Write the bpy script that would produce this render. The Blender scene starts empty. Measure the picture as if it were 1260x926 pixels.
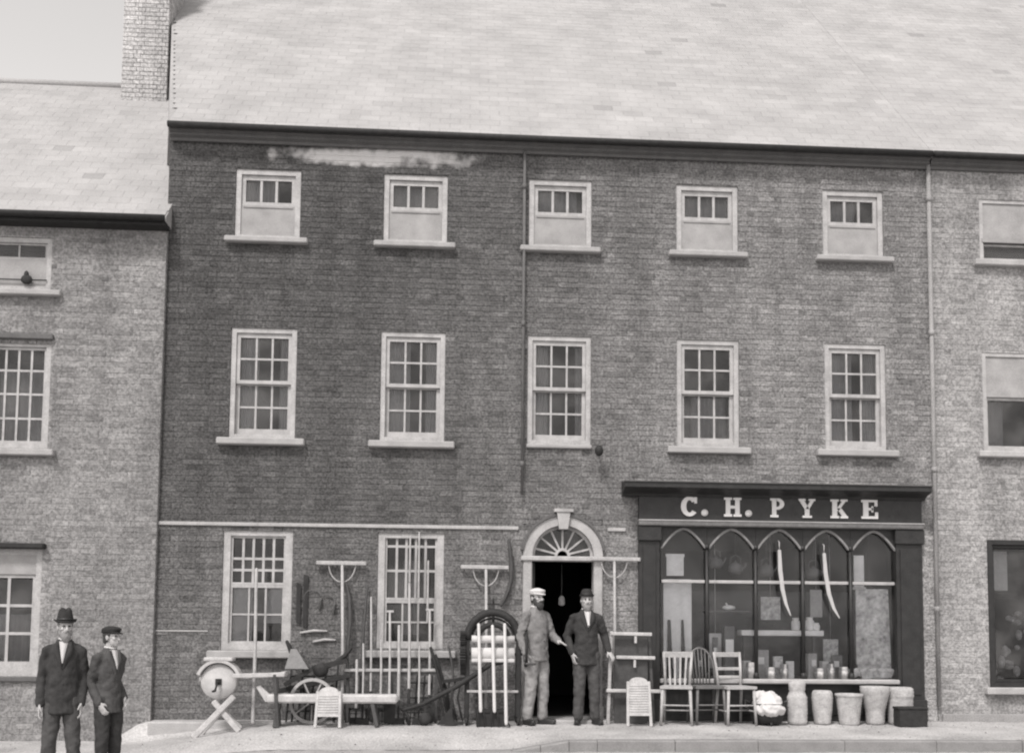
import bpy, math, random
from mathutils import Vector, Matrix
R = math.radians
random.seed(7)
scene = bpy.context.scene
C = scene.collection
# ------------------------------------------------------------------ camera
CX, CY, CZ = 3.734, -13.542, 1.07
YAW, PIT, ROL = R(3.9015), R(4.341), R(0.456)
F, PX, PY, IW, IH = 1330.0, 656.72, 678.87, 1260.0, 926.0
fw = Vector((math.sin(YAW)*math.cos(PIT), math.cos(YAW)*math.cos(PIT), math.sin(PIT)))
rt = Vector((math.cos(YAW), -math.sin(YAW), 0)); up = rt.cross(fw)
cr = rt*math.cos(ROL)+up*math.sin(ROL); cu = -rt*math.sin(ROL)+up*math.cos(ROL)
cam_d = bpy.data.cameras.new('camera'); cam = bpy.data.objects.new('camera', cam_d); C.objects.link(cam)
m = Matrix.Identity(4)
for i in range(3):
    m[i][0] = cr[i]; m[i][1] = cu[i]; m[i][2] = -fw[i]; m[i][3] = (CX, CY, CZ)[i]
cam.matrix_world = m
cam_d.sensor_fit = 'HORIZONTAL'; cam_d.sensor_width = 36; cam_d.lens = F/IW*36
cam_d.shift_x = (IW/2-PX)/IW; cam_d.shift_y = (PY-IH/2)/IW
cam_d.clip_start = 0.1; cam_d.clip_end = 2000
scene.camera = cam
def W(u, v, y):
    """photo pixel -> point on the upright plane at depth y"""
    d = fw*F + cr*(u-PX) - cu*(v-PY)
    t = (y-CY)/d.y
    return Vector((CX+d.x*t, y, CZ+d.z*t))
def wx(u, y=0, v=700): return W(u, v, y).x
def wz(v, y=0, u=680): return W(u, v, y).z
# ------------------------------------------------------------------ sky, sun, exposure
SUN_EL, SUN_AZ = R(52), R(205)            # azimuth clockwise from +Y (into the houses)
world = bpy.data.worlds.new('World'); scene.world = world; world.use_nodes = True
nt = world.node_tree; bgn = nt.nodes['Background']
sky = nt.nodes.new('ShaderNodeTexSky'); sky.sky_type = 'NISHITA'; sky.sun_disc = False
sky.sun_elevation = SUN_EL; sky.sun_rotation = SUN_AZ; sky.dust_density = 1.0; sky.air_density = 1.0
hs = nt.nodes.new('ShaderNodeHueSaturation'); hs.inputs['Saturation'].default_value = 0.0   # monochrome plate
tint = nt.nodes.new('ShaderNodeMix'); tint.data_type = 'RGBA'; tint.blend_type = 'MULTIPLY'; tint.inputs[0].default_value = 1
tint.inputs[7].default_value = (1.0, 0.968, 0.95, 1)
nt.links.new(sky.outputs[0], hs.inputs['Color']); nt.links.new(hs.outputs[0], tint.inputs[6])
nt.links.new(tint.outputs[2], bgn.inputs[0]); bgn.inputs[1].default_value = 0.15
sd = bpy.data.lights.new('sun', 'SUN'); sd.energy = 2.0; sd.angle = R(9); sd.color = (1.0, 0.965, 0.945)
so = bpy.data.objects.new('sun', sd); C.objects.link(so)
sdir = Vector((math.sin(SUN_AZ)*math.cos(SUN_EL), math.cos(SUN_AZ)*math.cos(SUN_EL), math.sin(SUN_EL)))
so.rotation_euler = sdir.to_track_quat('Z', 'Y').to_euler(); so.location = (0, -10, 20)
vs = scene.view_settings
scene.display_settings.display_device = 'sRGB'
vs.view_transform = 'Standard'; vs.look = 'None'; vs.gamma = 1; vs.use_curve_mapping = False
vs.exposure = 0.6
scene.render.engine = 'CYCLES'
scene.cycles.max_bounces = 6
scene.cycles.filter_width = 2.2
# ------------------------------------------------------------------ materials
def g(v): return (v*1.02, v, v*0.985, 1)
MATS = {}
def mat(name, v, rough=0.75, var=0.25, scale=6, fine=60, bump=0.15, metal=0, spec=0.4, attr=None, build=None):
    """plain procedural surface: two noises vary the grey, the finer one also gives relief"""
    m = bpy.data.materials.new(name); m.use_nodes = True; n = m.node_tree.nodes; L = m.node_tree.links
    b = n['Principled BSDF']; b.inputs['Roughness'].default_value = rough; b.inputs['Metallic'].default_value = metal
    b.inputs['Specular IOR Level'].default_value = spec
    tc = n.new('ShaderNodeTexCoord')
    n1 = n.new('ShaderNodeTexNoise'); n1.inputs['Scale'].default_value = scale; n1.inputs['Detail'].default_value = 5
    n2 = n.new('ShaderNodeTexNoise'); n2.inputs['Scale'].default_value = fine; n2.inputs['Detail'].default_value = 3
    for q in (n1, n2): L.new(tc.outputs['Object'], q.inputs['Vector'])
    ad = n.new('ShaderNodeMath'); ad.operation = 'ADD'; L.new(n1.outputs['Fac'], ad.inputs[0]); L.new(n2.outputs['Fac'], ad.inputs[1])
    mr = n.new('ShaderNodeMapRange'); mr.inputs['From Min'].default_value = 0.65; mr.inputs['From Max'].default_value = 1.35
    mr.inputs['To Min'].default_value = v*(1-var); mr.inputs['To Max'].default_value = v*(1+var)
    L.new(ad.outputs[0], mr.inputs['Value'])
    val = mr.outputs['Result']
    if attr:
        a = n.new('ShaderNodeAttribute'); a.attribute_name = attr
        mu = n.new('ShaderNodeMath'); mu.operation = 'MULTIPLY'; L.new(val, mu.inputs[0]); L.new(a.outputs['Fac'], mu.inputs[1]); val = mu.outputs[0]
    if build: val = build(m, n, L, tc, val)
    cmb = n.new('ShaderNodeCombineColor')
    for i, k in enumerate((1.012, 0.992, 0.985)):
        q = n.new('ShaderNodeMath'); q.operation = 'MULTIPLY'; q.inputs[1].default_value = k
        L.new(val, q.inputs[0]); L.new(q.outputs[0], cmb.inputs[i])
    L.new(cmb.outputs[0], b.inputs['Base Color'])
    if bump:
        bp = n.new('ShaderNodeBump'); bp.inputs['Strength'].default_value = bump; bp.inputs['Distance'].default_value = 0.02
        L.new(n2.outputs['Fac'], bp.inputs['Height']); L.new(bp.outputs[0], b.inputs['Normal'])
    MATS[name] = m
    return m
def math_node(n, L, op, a, b=None, clamp=False):
    q = n.new('ShaderNodeMath'); q.operation = op; q.use_clamp = clamp
    for i, x in enumerate((a, b)):
        if x is None: continue
        if isinstance(x, (int, float)): q.inputs[i].default_value = x
        else: L.new(x, q.inputs[i])
    return q.outputs[0]
def ramp(n, L, val, a, b, lo, hi):
    mr = n.new('ShaderNodeMapRange'); mr.interpolation_type = 'SMOOTHSTEP'
    for k, x in zip(('From Min', 'From Max', 'To Min', 'To Max'), (a, b, lo, hi)): mr.inputs[k].default_value = x
    L.new(val, mr.inputs['Value']); return mr.outputs['Result']
def shop_brick_zones(m, n, L, tc, val):
    """brick tone rising from left to right, a paler lower storey under the string course, a lime-washed patch below the eaves"""
    geo = n.new('ShaderNodeNewGeometry'); sp = n.new('ShaderNodeSeparateXYZ'); L.new(geo.outputs['Position'], sp.inputs[0])
    nz = n.new('ShaderNodeTexNoise'); nz.inputs['Scale'].default_value = 0.7; nz.inputs['Detail'].default_value = 6; nz.inputs['Roughness'].default_value = 0.65
    L.new(geo.outputs['Position'], nz.inputs['Vector'])
    wob = math_node(n, L, 'MULTIPLY', math_node(n, L, 'SUBTRACT', nz.outputs['Fac'], 0.5), 3.0)
    x = math_node(n, L, 'ADD', sp.outputs['X'], wob); z = math_node(n, L, 'ADD', sp.outputs['Z'], math_node(n, L, 'MULTIPLY', wob, 0.25))
    side_tone = ramp(n, L, x, 1.5, 9.0, 0.60, 1.42)  # wall tone: darker on the left, paler towards the right
    low = ramp(n, L, sp.outputs['Z'], 2.36, 2.42, 1.32, 1.0)
    low2 = ramp(n, L, z, 0.5, 1.3, 1.15, 1.0)
    upz = ramp(n, L, z, 3.6, 6.6, 1.10, 0.92)
    mp = n.new('ShaderNodeMapping'); mp.inputs['Scale'].default_value = (2.6, 2.6, 0.35); L.new(geo.outputs['Position'], mp.inputs['Vector'])
    nv = n.new('ShaderNodeTexNoise'); nv.inputs['Scale'].default_value = 1.0; nv.inputs['Detail'].default_value = 5; L.new(mp.outputs[0], nv.inputs['Vector'])
    val = math_node(n, L, 'MULTIPLY', val, ramp(n, L, nv.outputs['Fac'], 0.35, 0.68, 0.88, 1.12))
    sk = n.new('ShaderNodeTexNoise'); sk.inputs['Scale'].default_value = 34; sk.inputs['Detail'].default_value = 4; sk.inputs['Roughness'].default_value = 0.7; L.new(geo.outputs['Position'], sk.inputs['Vector'])
    val = math_node(n, L, 'MULTIPLY', val, ramp(n, L, sk.outputs['Fac'], 0.34, 0.68, 0.58, 1.48))
    val = math_node(n, L, 'MULTIPLY', val, side_tone)
    lm = math_node(n, L, 'MULTIPLY', math_node(n, L, 'MULTIPLY', low, low2), upz)
    # tone by height: brighter lower storey, slightly darker towards the eaves
    val = math_node(n, L, 'MULTIPLY', val, lm)
    # lime patch
    dx = math_node(n, L, 'DIVIDE', math_node(n, L, 'SUBTRACT', sp.outputs['X'], 2.65), 1.1)
    dz = math_node(n, L, 'DIVIDE', math_node(n, L, 'SUBTRACT', sp.outputs['Z'], 7.16), 0.13)
    d = math_node(n, L, 'ADD', math_node(n, L, 'MULTIPLY', dx, dx), math_node(n, L, 'MULTIPLY', dz, dz))
    nz2 = n.new('ShaderNodeTexNoise'); nz2.inputs['Scale'].default_value = 5; nz2.inputs['Detail'].default_value = 6
    L.new(geo.outputs['Position'], nz2.inputs['Vector'])
    d = math_node(n, L, 'ADD', d, math_node(n, L, 'MULTIPLY', math_node(n, L, 'SUBTRACT', nz2.outputs['Fac'], 0.5), 4.5))
    k = ramp(n, L, d, 0.0, 1.7, 0.92, 0.0)
    mx = n.new('ShaderNodeMix'); mx.data_type = 'FLOAT'; L.new(k, mx.inputs[0]); L.new(val, mx.inputs[2]); mx.inputs[3].default_value = 0.62
    return mx.outputs[0]
def speckle(m, n, L, tc, val):
    """weathering: fine dark and light specks and broad rain stains"""
    geo = n.new('ShaderNodeNewGeometry')
    sk = n.new('ShaderNodeTexNoise'); sk.inputs['Scale'].default_value = 34; sk.inputs['Detail'].default_value = 4; sk.inputs['Roughness'].default_value = 0.7; L.new(geo.outputs['Position'], sk.inputs['Vector'])
    mp = n.new('ShaderNodeMapping'); mp.inputs['Scale'].default_value = (1.8, 1.8, 0.4); L.new(geo.outputs['Position'], mp.inputs['Vector'])
    nv = n.new('ShaderNodeTexNoise'); nv.inputs['Scale'].default_value = 1.0; nv.inputs['Detail'].default_value = 6; L.new(mp.outputs[0], nv.inputs['Vector'])
    val = math_node(n, L, 'MULTIPLY', val, ramp(n, L, nv.outputs['Fac'], 0.3, 0.7, 0.82, 1.16))
    return math_node(n, L, 'MULTIPLY', val, ramp(n, L, sk.outputs['Fac'], 0.34, 0.68, 0.66, 1.36))
BRICK = mat('shop_brick', 0.138, 0.9, 0.30, 9, 130, 0.35, attr='tone', spec=0.2, build=shop_brick_zones)
MORTAR = mat('shop_mortar', 0.158, 0.95, 0.3, 5, 90, 0.3, spec=0.1, build=shop_brick_zones)
BRICK2 = mat('paler_brick', 0.215, 0.9, 0.12, 9.0, 130, 0.35, attr='tone', spec=0.2, build=speckle)
MORTAR2 = mat('paler_mortar', 0.26, 0.95, 0.15, 3, 90, 0.3, spec=0.1, build=speckle)
BRICK3 = mat('weathered_pale_brick', 0.27, 0.92, 0.12, 9, 60, 0.4, attr='tone', spec=0.15, build=speckle)
MORTAR3 = mat('weathered_pale_mortar', 0.31, 0.95, 0.15, 2.2, 60, 0.3, spec=0.1, build=speckle)
CHIMB = mat('limewashed_brick', 0.40, 0.9, 0.15, 9, 60, 0.3, attr='tone', spec=0.15, build=speckle)
STUCCO = mat('stucco', 0.27, 0.92, 0.35, 2.0, 60, 0.5, spec=0.15)
SLATE = mat('slate', 0.325, 0.85, 0.2, 1.6, 60, 0.25, attr='tone', spec=0.35)
PSLATE = mat('plain_slate', 0.315, 0.8, 0.2, 1.1, 30, 0.25, spec=0.35)
STONE = mat('painted_stone', 0.36, 0.8, 0.3, 4, 80, 0.2)
SILL = mat('sill_stone', 0.33, 0.85, 0.2, 6, 80, 0.25)
WHITE = mat('old_white_paint', 0.37, 0.6, 0.28, 8, 70, 0.12)
BLIND = mat('linen_blind', 0.31, 0.95, 0.25, 5, 120, 0.1, spec=0.1)
CURT = mat('curtain', 0.38, 0.95, 0.25, 4, 60, 0.1, spec=0.1)
DARKP = mat('dark_shop_paint', 0.022, 0.5, 0.5, 9, 60, 0.08)
IRON = mat('dark_iron', 0.028, 0.65, 0.4, 14, 90, 0.3, spec=0.25)
LEAD = mat('lead_grey', 0.10, 0.7, 0.25, 8, 60, 0.15)
PIPE = mat('pipe_paint', 0.13, 0.7, 0.25, 8, 60, 0.15)
ARCHP = mat('grained_arch_paint', 0.19, 0.6, 0.3, 9, 60, 0.1)
GRITS = mat('loose_stone', 0.34, 0.9, 0.3, 9, 60, 0.1, attr='tone', spec=0.1)
BRICKPIPE = mat('sooty_pipe_paint', 0.115, 0.8, 0.3, 8, 60, 0.2)
WOOD = mat('pale_ash_wood', 0.36, 0.65, 0.32, 9, 70, 0.12)
WOOD2 = mat('planed_deal', 0.43, 0.65, 0.28, 9, 70, 0.12)
OAK = mat('dark_oak', 0.055, 0.5, 0.35, 12, 70, 0.15)
ELM = mat('brown_elm', 0.13, 0.5, 0.3, 12, 70, 0.15)
GRIT = mat('gritstone', 0.42, 0.9, 0.22, 9, 90, 0.4)
CLAY = mat('pale_stoneware', 0.38, 0.7, 0.34, 12, 60, 0.15)
STEEL = mat('bright_steel', 0.42, 0.5, 0.12, 10, 60, 0.05)
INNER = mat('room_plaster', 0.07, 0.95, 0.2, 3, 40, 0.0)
GROUND = mat('road_dirt', 0.38, 0.95, 0.22, 1.2, 45, 0.5, spec=0.1)
ROAD = mat('macadam', 0.33, 0.95, 0.38, 2.5, 45, 0.6, spec=0.1)
PAVE = mat('gravel_path', 0.39, 0.95, 0.42, 1.3, 42, 0.6, spec=0.1)
KERB = mat('kerb_granite', 0.22, 0.85, 0.2, 6, 70, 0.3)
SUIT = mat('dark_suit_cloth', 0.045, 0.92, 0.35, 12, 160, 0.3, spec=0.15)
SUIT2 = mat('worn_grey_suit', 0.075, 0.92, 0.35, 12, 160, 0.3, spec=0.15)
FELT = mat('dark_felt', 0.036, 0.95, 0.3, 14, 160, 0.2, spec=0.1)
SHIRTC = mat('working_shirt', 0.19, 0.92, 0.35, 12, 140, 0.3, spec=0.1)
CANVAS = mat('pale_trouser_cloth', 0.26, 0.92, 0.3, 12, 140, 0.3, spec=0.1)
LINEN = mat('white_linen', 0.55, 0.9, 0.1, 12, 140, 0.2, spec=0.1)
SKIN = mat('skin', 0.40, 0.6, 0.1, 14, 120, 0.05)
HAIRD = mat('dark_hair', 0.05, 0.8, 0.3, 40, 160, 0.4)
HAIRG = mat('grey_hair', 0.22, 0.8, 0.3, 40, 160, 0.4)
LEATHER = mat('boot_leather', 0.025, 0.5, 0.3, 14, 120, 0.1)
PAPER = mat('pale_paper', 0.74, 0.9, 0.16, 7, 60, 0.05)
MOTTLE = mat('mottled_print', 0.46, 0.9, 0.62, 9, 24, 0.0)
LETTER = mat('white_lettering', 0.62, 0.5, 0.06, 8, 60, 0.0)
def glass(name, rough, tintv, dust_haze):
    m = bpy.data.materials.new(name); m.use_nodes = True; n = m.node_tree.nodes; L = m.node_tree.links
    n.remove(n['Principled BSDF'])
    tr = n.new('ShaderNodeBsdfTransparent'); tr.inputs[0].default_value = (tintv*.985, tintv*.992, tintv, 1)
    gl = n.new('ShaderNodeBsdfGlossy'); gl.inputs['Roughness'].default_value = rough; gl.inputs[0].default_value = g(0.95)
    fr = n.new('ShaderNodeFresnel'); fr.inputs[0].default_value = 1.32
    tc = n.new('ShaderNodeTexCoord'); nz = n.new('ShaderNodeTexNoise'); nz.inputs['Scale'].default_value = 5
    L.new(tc.outputs['Object'], nz.inputs['Vector'])
    bp = n.new('ShaderNodeBump'); bp.inputs['Strength'].default_value = 0.12; bp.inputs['Distance'].default_value = 0.02
    L.new(nz.outputs['Fac'], bp.inputs['Height']); L.new(bp.outputs[0], gl.inputs['Normal'])
    df = n.new('ShaderNodeBsdfDiffuse'); df.inputs[0].default_value = g(0.3)           # dusty film; its uneven strength also paints in hazy reflection patches
    m1 = n.new('ShaderNodeMixShader'); nd = n.new('ShaderNodeTexNoise'); nd.inputs['Scale'].default_value = 2.2; nd.inputs['Detail'].default_value = 5; geo = n.new('ShaderNodeNewGeometry'); L.new(geo.outputs['Position'], nd.inputs['Vector'])
    L.new(ramp(n, L, nd.outputs['Fac'], 0.35, 0.72, dust_haze*.3, dust_haze*2.6), m1.inputs[0])
    L.new(tr.outputs[0], m1.inputs[1]); L.new(df.outputs[0], m1.inputs[2])
    mx = n.new('ShaderNodeMixShader'); L.new(fr.outputs[0], mx.inputs[0]); L.new(m1.outputs[0], mx.inputs[1]); L.new(gl.outputs[0], mx.inputs[2])
    L.new(mx.outputs[0], n['Material Output'].inputs['Surface'])
    return m
GLASS = glass('old_window_glass', 0.06, 0.8, 0.07)
SHOPGLASS = glass('shop_glass', 0.03, 0.96, 0.028)
# ------------------------------------------------------------------ mesh helpers
def perp(d):
    a = Vector((0, 0, 1)) if abs(d.z) < 0.9 else Vector((1, 0, 0))
    x = d.cross(a).normalized(); return x, d.cross(x).normalized()
class MB:
    def __init__(s): s.v = []; s.f = []; s.t = []; s.sm = []
    def add(s, vs, fs, tone=1.0, smooth=False):
        o = len(s.v); s.v += [Vector(p) for p in vs]
        for f in fs: s.f.append([i+o for i in f]); s.t.append(tone); s.sm.append(smooth)
        return s
    def box(s, a, b, bev=0.0):
        x0, x1 = sorted((a[0], b[0])); y0, y1 = sorted((a[1], b[1])); z0, z1 = sorted((a[2], b[2]))
        return s.obox(((x0+x1)/2, (y0+y1)/2, (z0+z1)/2), (x1-x0, y1-y0, z1-z0), None, bev)
    def obox(s, c, d, rot=None, bev=0.0):
        hx, hy, hz = d[0]/2, d[1]/2, d[2]/2; c = Vector(c)
        b = min(bev, hx*.45, hy*.45, hz*.45)
        vs = []; idx = {}
        if b <= 0:
            P = [(-hx,-hy,-hz),(hx,-hy,-hz),(hx,hy,-hz),(-hx,hy,-hz),(-hx,-hy,hz),(hx,-hy,hz),(hx,hy,hz),(-hx,hy,hz)]
            fs = [(0,3,2,1),(4,5,6,7),(0,1,5,4),(1,2,6,5),(2,3,7,6),(3,0,4,7)]
        else:
            P = []; H = (hx, hy, hz)
            for sx in (-1, 1):
                for sy in (-1, 1):
                    for sz in (-1, 1):
                        for ax in range(3):
                            q = [sx*(hx-b), sy*(hy-b), sz*(hz-b)]; q[ax] = (sx, sy, sz)[ax]*H[ax]
                            idx[(sx, sy, sz, ax)] = len(P); P.append(tuple(q))
            fs = []
            for ax in range(3):
                a1, a2 = (ax+1) % 3, (ax+2) % 3
                for sg in (-1, 1):
                    ring = []
                    for (p, q) in ((-1,-1),(1,-1),(1,1),(-1,1)):
                        k = [0,0,0]; k[ax] = sg; k[a1] = p; k[a2] = q; ring.append(idx[(k[0],k[1],k[2],ax)])
                    fs.append(tuple(ring if sg > 0 else ring[::-1]))
                # edges parallel to ax
                for p in (-1, 1):
                    for q in (-1, 1):
                        k0 = [0,0,0]; k1 = [0,0,0]; k0[ax] = -1; k1[ax] = 1
                        for k in (k0, k1): k[a1] = p; k[a2] = q
                        r = (idx[(*k0,a1)], idx[(*k1,a1)], idx[(*k1,a2)], idx[(*k0,a2)])
                        fs.append(r if p*q < 0 else r[::-1])
            for sx in (-1, 1):
                for sy in (-1, 1):
                    for sz in (-1, 1):
                        t = tuple(idx[(sx,sy,sz,a)] for a in range(3)); fs.append(t if sx*sy*sz > 0 else t[::-1])
        vs = [(rot @ Vector(p) if rot else Vector(p)) + c for p in P]
        return s.add(vs, fs)
    def bar(s, p0, p1, w, t, bev=0.0, side=None):
        """rectangular bar between two points; w across `side`, t the other way"""
        p0 = Vector(p0); p1 = Vector(p1); d = (p1-p0); l = d.length; d.normalize()
        sd_ = Vector(side) if side else Vector((0, 1, 0))
        x = d.cross(sd_)
        if x.length < 1e-4: x = d.cross(Vector((1, 0, 0)))
        x.normalize(); y = d.cross(x).normalized()
        rot = Matrix((x, y, d)).transposed()
        if rot.determinant() < 0: rot = Matrix((-x, y, d)).transposed()
        return s.obox((p0+p1)/2, (w, t, l), rot, bev)
    def tube(s, pts, rs, n=10, caps='flat', flat=1.0, axis=None):
        pts = [Vector(p) for p in pts]
        if isinstance(rs, (int, float)): rs = [rs]*len(pts)
        if caps == 'round':
            d0 = (pts[0]-pts[1]).normalized(); d1 = (pts[-1]-pts[-2]).normalized()
            A = []; B = []
            for a in (75, 50, 25): A.append((pts[0]+d0*rs[0]*math.sin(R(a)), rs[0]*math.cos(R(a)))); B.append((pts[-1]+d1*rs[-1]*math.sin(R(a)), rs[-1]*math.cos(R(a))))
            pts = [a[0] for a in A]+pts+[b[0] for b in B[::-1]]; rs = [a[1] for a in A]+list(rs)+[b[1] for b in B[::-1]]
        vs = []; fs = []; px_ = None
        for i, p in enumerate(pts):
            d = (pts[min(i+1, len(pts)-1)]-pts[max(i-1, 0)]).normalized()
            if px_ is None:
                x, y = perp(d)
                if axis: x = (Vector(axis)-d*d.dot(Vector(axis))).normalized(); y = d.cross(x)
            else:
                x = (px_-d*d.dot(px_)).normalized(); y = d.cross(x)
            px_ = x
            for k in range(n):
                a = 2*math.pi*k/n; vs.append(p+x*math.cos(a)*rs[i]+y*math.sin(a)*rs[i]*flat)
        for i in range(len(pts)-1):
            for k in range(n):
                fs.append((i*n+k, i*n+(k+1) % n, (i+1)*n+(k+1) % n, (i+1)*n+k))
        fs.append(tuple(range(n))[::-1]); fs.append(tuple((len(pts)-1)*n+k for k in range(n)))
        return s.add(vs, fs, 1.0, True)
    def lathe(s, prof, c, n=24, axis='z'):
        """profile of (radius, height); closed with flat discs where the end radius is above 0"""
        vs = []; fs = []; c = Vector(c)
        for r_, h in prof:
            for k in range(n):
                a = 2*math.pi*k/n
                q = (r_*math.cos(a), r_*math.sin(a), h)
                if axis == 'y': q = (q[0], q[2], q[1])
                if axis == 'x': q = (q[2], q[0], q[1])
                vs.append(Vector(q)+c)
        for i in range(len(prof)-1):
            for k in range(n): fs.append((i*n+k, i*n+(k+1) % n, (i+1)*n+(k+1) % n, (i+1)*n+k))
        fs.append(tuple(range(n))[::-1]); fs.append(tuple((len(prof)-1)*n+k for k in range(n)))
        return s.add(vs, fs, 1.0, True)
    def ell(s, c, r_, rot=None, n=12, k=8):
        vs = []; fs = []; c = Vector(c)
        for i in range(1, k):
            t = math.pi*i/k
            for j in range(n):
                a = 2*math.pi*j/n; q = Vector((r_[0]*math.sin(t)*math.cos(a), r_[1]*math.sin(t)*math.sin(a), r_[2]*math.cos(t)))
                vs.append((rot @ q if rot else q)+c)
        b = len(vs); q = Vector((0, 0, r_[2])); q = rot @ q if rot else q; vs += [c+q, c-q]
        for i in range(k-2):
            for j in range(n): fs.append((i*n+j, (i+1)*n+j, (i+1)*n+(j+1) % n, i*n+(j+1) % n))
        for j in range(n):
            fs.append((b, j, (j+1) % n)); fs.append((b+1, (k-2)*n+(j+1) % n, (k-2)*n+j))
        return s.add(vs, fs, 1.0, True)
    def prism(s, poly, y0, y1):
        """outline in (x,z), extruded along y"""
        n = len(poly); vs = [(x, y0, z) for x, z in poly]+[(x, y1, z) for x, z in poly]
        fs = [tuple(range(n)), tuple(range(n, 2*n))[::-1]]+[(i, i+n, (i+1) % n+n, (i+1) % n) for i in range(n)]
        return s.add(vs, fs)
    def strip(s, outer, inner, y0, y1):
        """flat ribbon between two outlines in (x,z), with thickness along y"""
        n = len(outer); vs = []
        for y in (y0, y1): vs += [(x, y, z) for x, z in outer]+[(x, y, z) for x, z in inner]
        fs = []
        for i in range(n-1):
            fs += [(i, i+1, n+i+1, n+i), (2*n+i, 3*n+i, 3*n+i+1, 2*n+i+1), (i, 2*n+i, 2*n+i+1, i+1), (n+i, n+i+1, 3*n+i+1, 3*n+i)]
        fs += [(0, n, 3*n, 2*n), (n-1, 3*n-1, 4*n-1, 2*n-1)]
        return s.add(vs, fs)
    def mesh(s, name, off=None):
        me = bpy.data.meshes.new(name)
        me.from_pydata([tuple(p-off) if off else tuple(p) for p in s.v], [], s.f)
        me.polygons.foreach_set('use_smooth', s.sm)
        if len(set(s.t)) > 1:
            a = me.attributes.new('tone', 'FLOAT', 'FACE'); a.data.foreach_set('value', s.t)
        me.update(); return me
def fixn(me):
    import bmesh
    b = bmesh.new(); b.from_mesh(me); bmesh.ops.recalc_face_normals(b, faces=b.faces); b.to_mesh(me); b.free()
def tag(o, label=None, cat=None, group=None, kind=None):
    if label: o['label'] = label
    if cat: o['category'] = cat
    if group: o['group'] = group
    if kind: o['kind'] = kind
    return o
ORIG = {}
def thing(name, label, cat, loc, group=None, rz=0):
    o = bpy.data.objects.new(name, None); C.objects.link(o); o.empty_display_size = 0.1
    o.location = loc; o.rotation_euler = (0, 0, rz); ORIG[o.name] = Vector(loc)
    return tag(o, label, cat, group)
def part(name, mb, m, parent=None, kind=None, label=None, local=False):
    """one mesh object; coordinates are world ones unless local, moved into the frame of its top-level thing"""
    off = None
    if parent is not None and not local: off = ORIG.get(parent.name)
    me = mb.mesh(name, off); fixn(me)
    o = bpy.data.objects.new(name, me); C.objects.link(o); me.materials.append(m)
    if parent is not None:
        o.parent = parent
        if off is not None: ORIG[o.name] = off
    return tag(o, label, None, None, kind)
def inst(name, me, m, parent, loc, rot=None):
    """a further piece sharing mesh data"""
    o = bpy.data.objects.new(name, me); C.objects.link(o)
    if not me.materials: me.materials.append(m)
    o.parent = parent; off = ORIG.get(parent.name)
    o.location = Vector(loc)-(off if off else Vector()); 
    if rot: o.rotation_euler = rot
    return o
def solo(name, mb, m, label, cat, base, group=None):
    """a thing made of one mesh, origin at its base"""
    base = Vector(base); me = mb.mesh(name, base); fixn(me); o = bpy.data.objects.new(name, me); C.objects.link(o)
    me.materials.append(m); o.location = base; return tag(o, label, cat, group)
def struct(name, mb, m, kind='structure'):
    me = mb.mesh(name); fixn(me); o = bpy.data.objects.new(name, me); C.objects.link(o); me.materials.append(m); o['kind'] = kind; ORIG[o.name] = Vector(); return o
def remesh(name, mb, m, parent, voxel, smooth=4, disp=0.0, dscale=0.08):
    me = mb.mesh(name); fixn(me); o = bpy.data.objects.new(name, me); C.objects.link(o)
    a = o.modifiers.new('r', 'REMESH'); a.mode = 'VOXEL'; a.voxel_size = voxel
    b = o.modifiers.new('s', 'SMOOTH'); b.iterations = smooth; b.factor = 0.5
    if disp:
        tx = bpy.data.textures.get('folds%g' % dscale) or bpy.data.textures.new('folds%g' % dscale, 'CLOUDS'); tx.noise_scale = dscale; tx.noise_depth = 2
        d = o.modifiers.new('d', 'DISPLACE'); d.texture = tx; d.strength = disp; d.mid_level = 0.5
    dg = bpy.context.evaluated_depsgraph_get(); ev = o.evaluated_get(dg)
    nm = bpy.data.meshes.new_from_object(ev); o.modifiers.clear(); o.data = nm; nm.materials.clear(); nm.materials.append(m)
    nm.polygons.foreach_set('use_smooth', [True]*len(nm.polygons))
    o.parent = parent; return o
# ------------------------------------------------------------------ walls, bricks, slates
def wall_sheet(x0, x1, z0, z1, yf, th, ops):
    xs = sorted({x0, x1, *[o[0] for o in ops], *[o[1] for o in ops]}); zs = sorted({z0, z1, *[o[2] for o in ops], *[o[3] for o in ops]})
    xs = [x for x in xs if x0 <= x <= x1]; zs = [z for z in zs if z0 <= z <= z1]
    mb = MB(); solid = {}
    for i in range(len(xs)-1):
        for j in range(len(zs)-1):
            cx, cz = (xs[i]+xs[i+1])/2, (zs[j]+zs[j+1])/2
            solid[i, j] = not any(o[0] < cx < o[1] and o[2] < cz < o[3] for o in ops)
    for (i, j), sl in solid.items():
        a, b, c, d = xs[i], xs[i+1], zs[j], zs[j+1]
        if sl:
            for y in (yf, yf+th): mb.add([(a,y,c),(b,y,c),(b,y,d),(a,y,d)], [(0,1,2,3)])
            for (di, dj, q) in ((-1,0,((a,c),(a,d))),(1,0,((b,c),(b,d))),(0,-1,((a,c),(b,c))),(0,1,((a,d),(b,d)))):
                if not solid.get((i+di, j+dj), False):
                    (p, r_), (s_, t) = q; mb.add([(p,yf,r_),(s_,yf,t),(s_,yf+th,t),(p,yf+th,r_)], [(0,1,2,3)])
    return mb
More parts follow.
